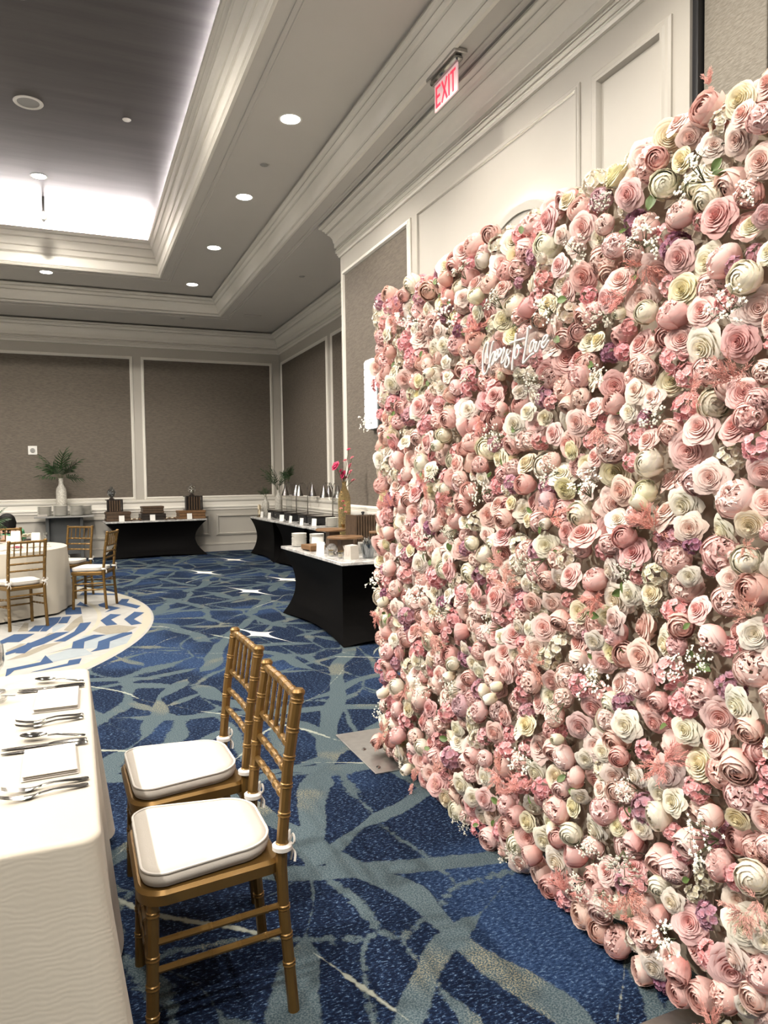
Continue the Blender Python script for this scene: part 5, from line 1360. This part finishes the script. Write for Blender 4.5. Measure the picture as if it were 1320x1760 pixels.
FLOWERS = "K2717,2386,72 H2592,2358,50 N2519,2352,54 B2538,2295,63 K2789,2345,63 P2443,2240,66 R2345,2203,59 P2345,2262,68 L2246,2195,41 K2954,2337,87 L3086,2337,69 K3239,2383,66 A3297,2286,95 W2991,2259,52 K2760,2261,63 r2641,2234,56 N2521,2211,58 W2549,2150,50 A2497,2099,72 C2339,2080,68 B2330,2137,76 B3040,2222,94 B2711,2165,86 r2847,2134,60 W3140,2200,49 P3005,2179,57 L2712,2113,53 R2625,2069,61 H3233,2152,83 H3169,2082,82 H3157,2048,65 K3402,2136,64 W3428,2232,64 W2806,2068,54 R2534,1972,73 P2626,2018,56 K2882,2026,55 W2786,1992,44 P2986,2011,57 b2884,1961,45 W2798,1935,44 H2599,1913,79 R3212,1974,77 C3059,1949,58 W3361,2039,57 W3378,1972,75 W2874,1895,60 P2737,1879,63 B2500,1882,49 b2394,1881,30 R2326,1843,64 R2399,1808,65 W2257,1809,46 H2876,1830,65 H3410,1878,93 L3204,1798,88 P3341,1786,74 R3062,1833,80 H3004,1755,78 P2889,1751,66 K2770,1752,83 W2592,1774,56 H2475,1781,58 P2351,1752,51 W2281,1691,71 A2494,1707,67 N2803,1685,59 R3388,1675,87 W3207,1677,61 R2959,1664,78 b2825,1642,50 P2585,1645,79 L2443,1628,62 B2320,1648,76 B3566,1798,72 R2069,2360,81 R1875,2271,76 r2010,2290,48 r1938,2238,54 Q1810,2338,61 C1971,2391,58 H1854,2325,52 B1725,2296,49 R1664,2295,72 P1776,2249,54 P1621,2196,68 P1721,2170,65 K1659,2131,54 B1613,2138,50 B1855,2184,59 b2063,2226,35 R1994,2186,62 R1891,2126,76 K1781,2107,60 R1711,2070,68 R1983,2105,65 H1870,2062,56 H2094,2167,64 L2168,2266,74 R1762,2024,66 A1650,2019,69 C2076,2079,64 K2202,2096,71 B1983,2031,76 P1835,2002,58 B1753,1972,63 b1671,1962,36 N1604,1953,56 W1902,1931,70 C1815,1915,48 L1791,1873,64 R1641,1872,72 H1711,1863,56 P1902,1851,74 P1624,1807,60 H1680,1927,49 R1236,2400,61 C1304,2392,68 R1281,2345,54 P1230,2313,61 r1320,2307,64 r1389,2322,57 r1498,2424,57 R1454,2367,56 A1348,2446,43 K1561,2355,62 C1473,2315,57 N1546,2281,64 B1376,2228,81 R1242,2222,64 P1496,2188,70 R1360,2136,78 P1288,2165,59 B1238,2138,50 H1439,2154,51 C1265,2083,51 R1225,2091,45 B1556,2124,70 R1482,2068,70 P1356,2026,78 L1269,2020,51 L1317,2004,48 W1221,2009,52 N1274,1962,68 H1541,2014,62 C1464,1980,75 P1495,1927,79 R1402,1913,68 H1340,1921,61 B1285,1885,71 R1480,1855,68 W1407,1822,91 R1313,1822,77 H1508,1810,82 H1473,1763,68 P1400,1766,70 R1222,1854,57 H1221,1806,46 A1297,1737,84 P1226,1736,53 R1283,1692,66 P1236,1671,53 P1592,1793,50 r1584,1715,55 A1403,1711,61 R1604,1863,44 A1593,2059,68 P1902,1815,67 B2024,1803,70 B1734,1786,47 P1902,1748,60 R1830,1711,55 K1752,1713,66 R1908,1672,71 W2192,1731,52 C2097,1701,51 R2049,1644,64 r1632,1740,57 W1671,1684,46 L1607,1661,53 H2054,1747,53 K1968,1735,59 H2122,1623,66 P2200,1630,60 C1935,1582,58 H1871,1613,63 P1743,1578,76 A1771,1633,70 R1835,1559,56 H1666,1538,58 N1590,1533,68 R1602,1598,59 C2207,1548,75 P2067,1548,65 B1968,1508,69 C1892,1540,47 r1876,1507,53 K2188,1473,71 L2080,1466,69 C1980,1459,66 B1800,1457,78 r1871,1450,53 R1701,1455,71 N1614,1453,57 b1598,1420,42 A1947,1387,79 Q2074,1412,69 W1724,1367,66 R1871,1316,87 R1963,1317,59 K1683,1316,71 P2137,1343,70 b2068,1340,40 W2106,1261,70 P2223,1232,76 P1752,1295,60 P1893,1271,61 H1810,1265,59 P1640,1386,58 A1593,1388,59 H1585,1326,44 R2713,1557,67 N3045,1570,69 P3333,1589,80 P3144,1584,60 B2817,1530,70 W2939,1537,62 P2505,1552,59 W2506,1493,50 W2606,1513,42 P2674,1494,62 R3162,1431,77 A2964,1475,78 N2840,1450,50 K2598,1443,70 B2420,1445,84 P2306,1535,59 L2283,1476,71 R2990,1355,79 H2863,1409,76 A2788,1386,74 A3354,1377,86 W3300,1293,68 H3475,1308,77 R3128,1246,71 L3004,1275,79 K2888,1292,61 K2647,1381,76 R2473,1350,76 K2324,1347,73 C2292,1404,46 C2217,1344,49 W2657,1318,52 N2801,1271,55 B2649,1271,71 B2900,1235,77 R2373,1276,78 r2482,1273,50 P3248,1205,73 H3067,1191,70 C3196,1153,61 W3082,1098,70 W2814,1145,60 L2659,1204,62 N2573,1234,51 N2515,1193,64 R2794,1102,85 P2593,1162,56 A2325,1176,77 P3439,1037,77 C3511,1150,60 K3448,1221,65 H3253,1024,85 H2916,1048,88 R3137,933,82 H2683,1018,77 R2549,1037,60 R2417,1033,80 A2303,1118,81 H2459,1103,72 W2227,1111,50 H2242,1046,67 B2976,967,79 W2818,989,60 C2978,882,74 r3037,915,48 B2745,925,88 P2587,951,75 P3397,942,82 b3506,855,54 r3343,839,81 L3246,820,96 A3556,761,79 R3167,761,83 A2980,791,89 H2843,807,76 K2716,842,68 P2524,869,69 B2328,942,73 W2251,947,50 B3518,956,78 R1419,1619,76 R1311,1612,68 R1468,1563,86 B1525,1653,59 P1521,1615,64 P1254,1636,66 H1240,1563,77 R1226,1504,67 G1349,1538,69 r1370,1491,70 P1424,1484,69 P1303,1440,87 W1474,1419,74 C1251,1378,64 R1225,1433,53 r1436,1360,62 W1350,1358,62 A1538,1363,90 P1353,1303,84 P1494,1271,69 N1279,1290,60 b1234,1288,40 H1393,1263,58 L1440,1318,52 B1590,1243,56 W1452,1231,47 P1211,1366,46 A1224,1326,37 B2045,1212,90 R1931,1178,69 W2016,1154,64 W1771,1210,61 P1831,1177,73 R1652,1275,76 P2158,1167,71 R2158,1054,56 r2070,1064,62 H1993,1086,53 C1917,1060,68 A1776,1115,77 r1724,1066,63 W1692,1147,56 C1597,1164,57 H1661,1207,55 R2120,970,74 W2212,949,46 K1999,1021,67 L1872,989,50 W1821,982,56 P1926,899,65 A2128,860,85 R1630,978,76 C1766,958,65 R1796,922,65 P1647,894,83 B1761,868,84 R2059,795,65 P2167,764,72 H1926,815,79 H1826,821,73 L1709,814,69 P1988,759,60 R2148,696,71 B1937,742,66 C2188,608,72 R1916,682,72 P2024,688,68 P1771,750,58 W1673,764,72 R1587,794,54 L2208,648,58 H2256,745,58 G1639,1112,58 H1511,1128,75 K1472,1097,71 P1330,1185,69 R1408,1150,59 K1241,1225,78 W1254,1113,62 P1369,1081,68 H1335,1062,54 P1262,1030,84 B1344,1030,57 B1430,987,55 H1536,951,88 P1417,922,78 W1289,932,73 R1358,882,76 K1260,882,62 W1463,815,66 R1364,821,71 R1210,1075,46 P1206,980,46 A1227,1180,47 r1313,1242,49 K1562,866,55 P1479,1043,53 F1411,1116,41 H2036,629,51 b1972,628,39 W1786,646,52 K1705,661,60 P1989,554,75 W1883,585,51 B2111,511,82 A2217,387,85 H2112,401,74 K2001,444,64 P1927,509,62 r1761,579,58 r1801,520,59 W1655,616,59 H1625,702,67 B1594,611,54 P1691,551,60 P2008,369,82 C1922,416,59 P1781,465,79 b2038,293,40 N1928,324,63 W1826,381,77 C1732,432,55 W1624,474,52 K1659,421,56 W2100,220,74 K2002,272,65 K1933,247,77 K2172,132,69 W2008,189,79 P1831,320,60 B1766,341,62 B1654,369,90 R1771,271,69 A1923,152,80 B1842,208,64 R1801,171,70 B1723,233,64 H1628,306,55 A1610,274,77 B2233,134,70 C2205,238,66 W1884,463,51 A1535,714,82 A1452,735,69 r1531,668,74 W1494,607,59 H1435,661,68 K1362,623,61 K1297,778,81 P1287,705,80 H1212,795,61 H1222,741,52 R1216,674,66 C1286,648,54 P1210,612,54 B1337,580,95 K1444,517,74 H1522,506,55 H1486,465,65 P1500,413,74 N1560,537,67 P1361,493,71 H1300,491,64 N1231,533,69 G1433,409,61 G1457,361,48 N1552,339,53 W1503,319,55 A1208,489,52 W3406,673,53 P3484,596,78 R3336,611,69 H3131,683,82 A2911,777,103 W3145,619,66 W2972,659,53 N2750,699,54 W2647,786,48 W2610,732,57 W2563,705,61 W2402,882,53 H3458,469,66 N3341,445,70 b3476,380,54 A3203,453,73 R2869,625,61 b2782,636,45 B2916,556,83 B2690,605,87 N2527,634,55 P2430,714,80 R2322,768,73 b2347,709,39 b2405,644,44 H2261,697,76 P3073,460,98 R2977,438,69 Q2712,525,88 P2556,546,75 H2829,456,91 P2886,392,72 P3345,326,70 C3219,363,68 B3433,307,71 R3076,344,71 R2356,587,66 P3349,195,88 P3156,246,72 H2945,299,79 W2755,407,60 W2756,351,65 A3468,175,90 K3630,72,75 W3337,104,76 N3092,217,66 R3044,173,81 L2779,277,100 K2597,351,71 P2495,373,60 H2539,447,70 R2432,496,72 H2333,466,70 b3227,61,51 R2996,125,64 R2926,97,79 A3122,55,72 A2857,187,77 W2678,194,83 W2514,286,65 P2627,258,62 A2392,346,84 R2498,203,78 W2590,175,62 P2271,439,64 H2264,355,81 B2563,109,66 P2344,244,70 K2760,162,55 K2296,220,73 H3261,293,86 K1805,134,82 P1601,175,80 A1663,230,71 K1565,245,53 r1594,125,80 W1571,89,63 r1522,153,57 B1468,248,75 L1380,349,67 H1385,237,73 K1467,150,66 R1309,251,93 W1261,389,82 A1229,439,67 W1198,393,44 K1474,78,76 K1403,115,83 P1325,172,71 r1276,305,69 P1212,303,75 K1227,238,71 W1264,181,50 A1331,120,61 P1201,201,66"
fw = thing('flower_wall', 'tall wall of pink, blush and white silk flowers on a steel base', 'flower wall', (1.55, 2.42, 0))
OFF = Vector((1.55, 2.42, 0))
FX0, FY0, FY1 = 1.62, 1.17, 3.665
MB().box(FX0-1.55, FX0+.03-1.55, FY0+.02-2.42, FY1-.04-2.42, .05, 2.43).build('backing_panel', M['mesh_panel'], fw, smooth=0)
for y in (FY0+.03, FY1-.05): MB().box(FX0+.03-1.55, FX0+.065-1.55, y-.02-2.42, y+.02-2.42, .006, 2.42).build('frame_post', M['brushed'], fw, smooth=0)
for z in (.08, 1.2, 2.38): MB().box(FX0+.03-1.55, FX0+.06-1.55, FY0+.05-2.42, FY1-.07-2.42, z-.02, z+.02).build('frame_rail', M['brushed'], fw, smooth=0)
for (a, b) in ((3.365, 3.985), (.88, 1.505)):
    pl = MB(); pl.box(1.36-1.55, 1.97-1.55, a-2.42, b-2.42, .0, .008, ch=.002); pl = pl.build('base_plate', M['brushed'], fw, smooth=0)
    for bx_, by_ in ((1.425, a+.33), (1.40, a+.065), (1.90, a+.33)): MB().lathe([(.014, .008), (.014, .012), (.008, .016), (.0001, .017)], 6, (bx_-1.55, by_-2.42, 0)).build('bolt', M['steel'], pl, smooth=0)
rnd = random.Random(5)
def place(kind, x, y, z, d, tilt=.55, bias=True, col=None):
    n = Vector((-1, -.28 if bias else 0, .05)) + Vector((0, rnd.gauss(0, tilt*.6), rnd.gauss(0, tilt*.6)))
    n.normalize()
    q = Vector((0, 0, 1)).rotation_difference(n) @ Quaternion((0, 0, 1), rnd.uniform(0, 2*PI))
    if kind == 'B':
        me_s, me_b = rnd.choice(sprigs)
        o = obj('babys_breath', me_b, fw); c = obj('stem', me_s, o)
        s_ = d*.80
    elif kind == 'F':
        o = obj('leaf', leaf_me, fw); s_ = d*.6
    else:
        o = obj(NAME[kind], rnd.choice(MESH[kind]), fw)
        c_ = col or rnd.choice(COL[kind]); v = rnd.uniform(.94, 1.04)
        o.color = (min(1, c_[0]*v), min(1, c_[1]*v*rnd.uniform(.97, 1.03)), min(1, c_[2]*v*rnd.uniform(.97, 1.03)), 1)
        s_ = d*.5*{'K': .95, 'b': .95, 'A': 1.7, 'H': 1.12, 'L': 1.12, 'G': 1.12}.get(kind, 1.15)
    if kind == 'b':
        for a_ in (0.4, 2.5, 4.6):
            lf_ = obj('sepal', leaf_me, o, (.25*math.cos(a_), .25*math.sin(a_), -1.15)); lf_.rotation_euler = (1.15, 0, a_-PI/2); lf_.scale = (.8, .9, .8)
    o.location = Vector((x, y, z))-OFF
    o.rotation_mode = 'QUATERNION'; o.rotation_quaternion = q
    o.scale = (s_, s_, s_)
    return o
pts = []
for e in FLOWERS.split():
    k = e[0]; y, z, d = (int(v)/1000 for v in e[1:].split(','))
    pts.append((y, z, d, k))
    x = {'B': 1.43, 'A': 1.44, 'b': 1.46, 'F': 1.46, 'L': 1.50, 'H': 1.50, 'G': 1.53}.get(k, 1.485)+rnd.uniform(-.015, .02)
    if 1.86 < y < 2.40 and 1.82 < z < 2.03: x += .045
    place(k, x, y, max(z, d*.5), d, .5 if k in 'RWCr' else .7)
# fill what is left between them
kinds = 'PPPPRRRrrKKKWWHHGGGCNL'
yy_ = FY0+.02
fills = 0
while yy_ < FY1:
    z = .045
    while z < 2.45:
        y = yy_+rnd.uniform(-.02, .02); zz = z+rnd.uniform(-.02, .02); near = 9
        for (py, pz, pd, pk) in pts:
            if pk in 'BAF': continue
            dd = math.hypot(py-y, pz-zz)-pd*.5
            if dd < near: near = dd
        if near > .020:
            d = min(.085, max(.055, near*2.0+.025))
            place(rnd.choice(kinds), 1.515+rnd.uniform(-.01, .02), y, max(zz, .04), d, .8); pts.append((y, zz, d, 'P')); fills += 1
        z += .036
    yy_ += .036
# edges: flowers that wrap round the far end and the top
for k in range(44):
    z = .06+2.36*k/43
    o = place(rnd.choice('PRKWHGr'), rnd.uniform(1.54, 1.60), FY1-.02+rnd.uniform(-.015, .015), z, rnd.uniform(.06, .08), .6, False)
    o.rotation_quaternion = Vector((0, 0, 1)).rotation_difference(Vector((-.35, 1, rnd.uniform(-.4, .4))).normalized())
    o = place(rnd.choice('PRKWHGr'), rnd.uniform(1.54, 1.60), FY0+.05+(FY1-FY0-.1)*k/43, 2.43+rnd.uniform(-.01, .015), rnd.uniform(.06, .08), .6, False)
    o.rotation_quaternion = Vector((0, 0, 1)).rotation_difference(Vector((-.4, rnd.uniform(-.4, .4), 1)).normalized())
# green leaves and bare wire stems between the heads
for k in range(120):
    y = rnd.uniform(FY0+.05, FY1-.05); z = rnd.uniform(.06, 2.4)
    o = place('F', 1.475+rnd.uniform(-.01, .03), y, z, rnd.uniform(.045, .075), 1.0)
for k in range(30):
    y = rnd.uniform(FY0+.1, FY1-.15); z = rnd.uniform(.08, 2.38); a = rnd.uniform(-.6, .6); L = rnd.uniform(.06, .13)
    MB().tube([(0, 0, 0), (-.012, L*.5*math.cos(a), L*.5*math.sin(a)+.008), (.0, L*math.cos(a), L*math.sin(a))], .0018, 4).build('wire_stem', M['darkstem'], fw, (1.505-1.55, y-2.42, z))
# petals behind everything, coloured darker to stand for shade between the heads
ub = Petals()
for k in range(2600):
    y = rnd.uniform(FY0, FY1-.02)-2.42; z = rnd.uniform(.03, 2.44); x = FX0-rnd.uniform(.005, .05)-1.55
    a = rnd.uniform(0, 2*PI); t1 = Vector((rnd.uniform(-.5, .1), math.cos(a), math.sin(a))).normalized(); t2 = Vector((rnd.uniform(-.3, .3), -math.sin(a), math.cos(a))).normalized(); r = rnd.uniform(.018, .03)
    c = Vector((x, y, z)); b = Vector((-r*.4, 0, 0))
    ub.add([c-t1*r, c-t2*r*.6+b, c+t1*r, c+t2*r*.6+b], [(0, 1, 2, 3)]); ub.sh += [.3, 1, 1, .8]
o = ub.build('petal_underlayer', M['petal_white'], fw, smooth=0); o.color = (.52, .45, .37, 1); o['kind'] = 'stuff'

# ---- script sign hung on the flowers
sg = thing('script_sign', 'white script sign reading Cheers to Love on the flower wall', 'sign', (1.40, 2.12, 1.92))
SX = -.015
STROKES = [[(2.292, 1.927), (2.294, 1.945), (2.291, 1.965), (2.288, 1.98), (2.298, 1.984), (2.311, 1.973), (2.323, 1.95), (2.326, 1.915), (2.327, 1.889), (2.319, 1.876), (2.309, 1.874), (2.292, 1.887), (2.279, 1.908)],
 [(2.25, 1.982), (2.26, 1.97), (2.272, 1.942), (2.279, 1.908), (2.281, 1.892)],
 [(2.279, 1.908), (2.265, 1.931), (2.251, 1.943), (2.243, 1.941), (2.248, 1.928), (2.26, 1.908), (2.262, 1.899), (2.251, 1.906), (2.239, 1.922), (2.225, 1.934), (2.22, 1.943), (2.229, 1.947), (2.236, 1.936), (2.239, 1.922), (2.237, 1.911), (2.225, 1.915), (2.211, 1.925), (2.202, 1.935), (2.202, 1.945), (2.213, 1.947), (2.22, 1.933), (2.218, 1.921), (2.209, 1.922), (2.195, 1.934), (2.183, 1.947), (2.181, 1.934), (2.191, 1.919), (2.2, 1.901), (2.195, 1.897), (2.182, 1.903), (2.168, 1.92), (2.159, 1.938)],
 [(2.159, 1.938), (2.166, 1.925), (2.155, 1.909), (2.151, 1.893), (2.16, 1.88), (2.173, 1.879), (2.177, 1.888), (2.168, 1.903), (2.155, 1.918), (2.141, 1.93)],
 [(2.108, 1.984), (2.115, 1.95), (2.124, 1.918), (2.131, 1.886), (2.133, 1.863)],
 [(2.146, 1.956), (2.107, 1.958), (2.056, 1.957)],
 [(2.098, 1.942), (2.109, 1.93), (2.116, 1.912), (2.114, 1.9), (2.103, 1.903), (2.092, 1.917), (2.09, 1.933), (2.098, 1.942), (2.094, 1.93), (2.077, 1.929)],
 [(2.02, 1.981), (2.026, 1.99), (2.036, 1.984), (2.044, 1.953), (2.055, 1.916), (2.067, 1.881), (2.061, 1.878), (2.041, 1.888), (2.02, 1.897), (2.003, 1.899)],
 [(2.004, 1.942), (2.016, 1.937), (2.026, 1.923), (2.028, 1.909), (2.02, 1.907), (2.008, 1.917), (2.002, 1.932), (2.004, 1.942), (2.0, 1.932), (1.989, 1.932), (1.995, 1.917), (1.997, 1.906), (1.987, 1.903), (1.977, 1.917), (1.971, 1.929), (1.967, 1.932)],
 [(1.962, 1.923), (1.954, 1.924), (1.939, 1.93), (1.93, 1.94), (1.937, 1.945), (1.95, 1.939), (1.958, 1.927), (1.96, 1.916), (1.95, 1.908), (1.937, 1.916), (1.924, 1.927)]]
WORDS = (('Cheers', (0, 1, 2, 3)), ('to', (4, 5, 6)), ('Love', (7, 8, 9)))
for i, s_ in enumerate(STROKES):
    p = catmull([(SX, a-2.12, b-1.92) for a, b in s_], 5)
    MB().tube(p, .0040, 7).build('neon_letter', M['neon'], sg, smooth=180)
AC = [(2.302, 1.861), (2.334, 1.875), (2.334, 1.916), (2.326, 1.966), (2.303, 1.99), (2.245, 1.987), (2.213, 1.962), (2.141, 1.964), (2.119, 1.99), (2.085, 1.979), (2.04, 1.998), (2.008, 1.988), (2.0, 1.952), (1.935, 1.951), (1.911, 1.934), (1.92, 1.911), (1.95, 1.899), (2.001, 1.884), (2.049, 1.867), (2.103, 1.877), (2.125, 1.847), (2.16, 1.866), (2.246, 1.888)]
q = [(a-2.12, b-1.92) for a, b in AC]
q = [(v.x, v.y) for v in catmull([(a, b, 0) for a, b in q], 4, True)]
n = len(q); mb = MB()
mb.add([(.0, a, b) for a, b in q]+[(.004, a, b) for a, b in q], [tuple(range(n)), tuple(range(2*n-1, n-1, -1))]+[(k, n+k, n+(k+1) % n, (k+1) % n) for k in range(n)])
mb.build('acrylic_back', M['acrylic'], sg, smooth=0)
for (a, b, c, d) in ((2.255, 1.985, 2.265, 2.035), (2.02, 1.99, 2.012, 2.05), (2.115, 1.985, 2.105, 2.02)):
    MB().tube(catmull([(.0, a-2.12, b-1.92), (-.006, a-2.11, b-1.905), (.01, c-2.12, d-1.92), (.05, c-2.12, d-1.90)], 5), .0014, 5).build('hanging_wire', M['darkstem'], sg)

# ------------------------------------------------------------------ seated person beyond the round table, seen from behind
pc = copy_tree(chair0); pc.location = (-.86, 10.95, .009); pc.rotation_euler = (0, 0, -PI/2); tag(pc, 'gold chair under the seated person beyond the round table', 'chair', 'gold chiavari chairs')
ps = thing('person', 'person with long black hair in a green top, seated beyond the round table', 'person', (-.86, 10.95, .009))
def skin_body():
    V = [((0, 0, .53), .115), ((0, .02, .66), .115), ((0, .06, .80), .125), ((0, .09, .87), .075), ((0, .10, .92), .045), ((0, .115, .985), .078), ((0, .12, 1.03), .072)]
    E_ = [(i, i+1) for i in range(6)]
    def chain(par, items):
        k = par
        for it in items:
            V.append(it); E_.append((k, len(V)-1)); k = len(V)-1
        return k
    for s in (-1, 1):
        w = chain(3, [((s*.15, .09, .84), .052), ((s*.19, .16, .66), .040), ((s*.15, .34, .62), .033), ((s*.13, .43, .63), .026)])
        for j in range(4): chain(w, [((s*.13+(j-1.5)*.018, .47, .635), .0095), ((s*.13+(j-1.5)*.02, .50, .625), .008)])
        chain(w, [((s*.10, .45, .625), .010), ((s*.09, .47, .615), .008)])
        a = chain(0, [((s*.10, .12, .53), .085), ((s*.11, .42, .51), .062), ((s*.11, .44, .28), .048), ((s*.11, .43, .09), .036), ((s*.115, .50, .04), .035), ((s*.12, .57, .03), .028)])
    me = bpy.data.meshes.new('body'); me.from_pydata([v for v, r in V], E_, [])
    me.materials.append(M['skin'])
    o = obj('body', me, ps)
    md = o.modifiers.new('skin', 'SKIN'); 
    for i, (v, r) in enumerate(V): me.skin_vertices[0].data[i].radius = (r, r)
    me.skin_vertices[0].data[0].use_root = True
    sd = o.modifiers.new('sub', 'SUBSURF'); sd.levels = 1; sd.render_levels = 1
    return o
body = skin_body()
mb = MB()
def torso(u, v):
    a = 2*PI*u; z = .47+.42*v
    w = .150+.035*math.sin(PI*min(1, v*1.1))-.085*max(0, v-.8)/.2; dpt = .128+.02*math.sin(PI*v)-.05*max(0, v-.8)/.2
    return (w*math.cos(a), .03+.09*v+dpt*math.sin(a), z)
mb.grid(torso, 28, 10, closeu=True); mb.build('top', M['green_cloth'], ps, smooth=180)
for s in (-1, 1): MB().tube([(s*.14, .09, .85), (s*.165, .12, .76), (s*.19, .155, .67)], [.066, .060, .052], 14).build('sleeve', M['green_cloth'], ps)
for s in (-1, 1): MB().tube([(s*.09, .06, .53), (s*.11, .42, .515), (s*.11, .445, .30), (s*.11, .432, .10)], [.100, .078, .062, .05], 14).build('trouser_leg', M['black'], ps)
mb = MB()
def hairf(u, v):
    a = 2*PI*u; back = max(0, -math.sin(a))
    th_ = v
    if v < .45:
        t_ = v/.45*PI*.5; r = math.sin(t_); zz = 1.0+.092*math.cos(t_); rx = .102*r; ry = .115*r
    else:
        t_ = (v-.45)/.55; zz = 1.0-(.27*t_ if back > .05 else .10*t_); rx = .102+.020*math.sin(PI*t_)-.02*t_; ry = .115+.012*t_
    st_ = .006*math.sin(a*11)*v+.004*math.sin(a*23)
    cy = .11-.025*max(0, v-.4)
    y = ry*math.sin(a)
    if math.sin(a) > .3 and v > .38: y = min(y, .055)
    return ((rx+st_)*math.cos(a), cy+y+st_, zz)
mb.grid(hairf, 44, 18, closeu=True); mb.build('hair', M['hair'], ps, smooth=180)
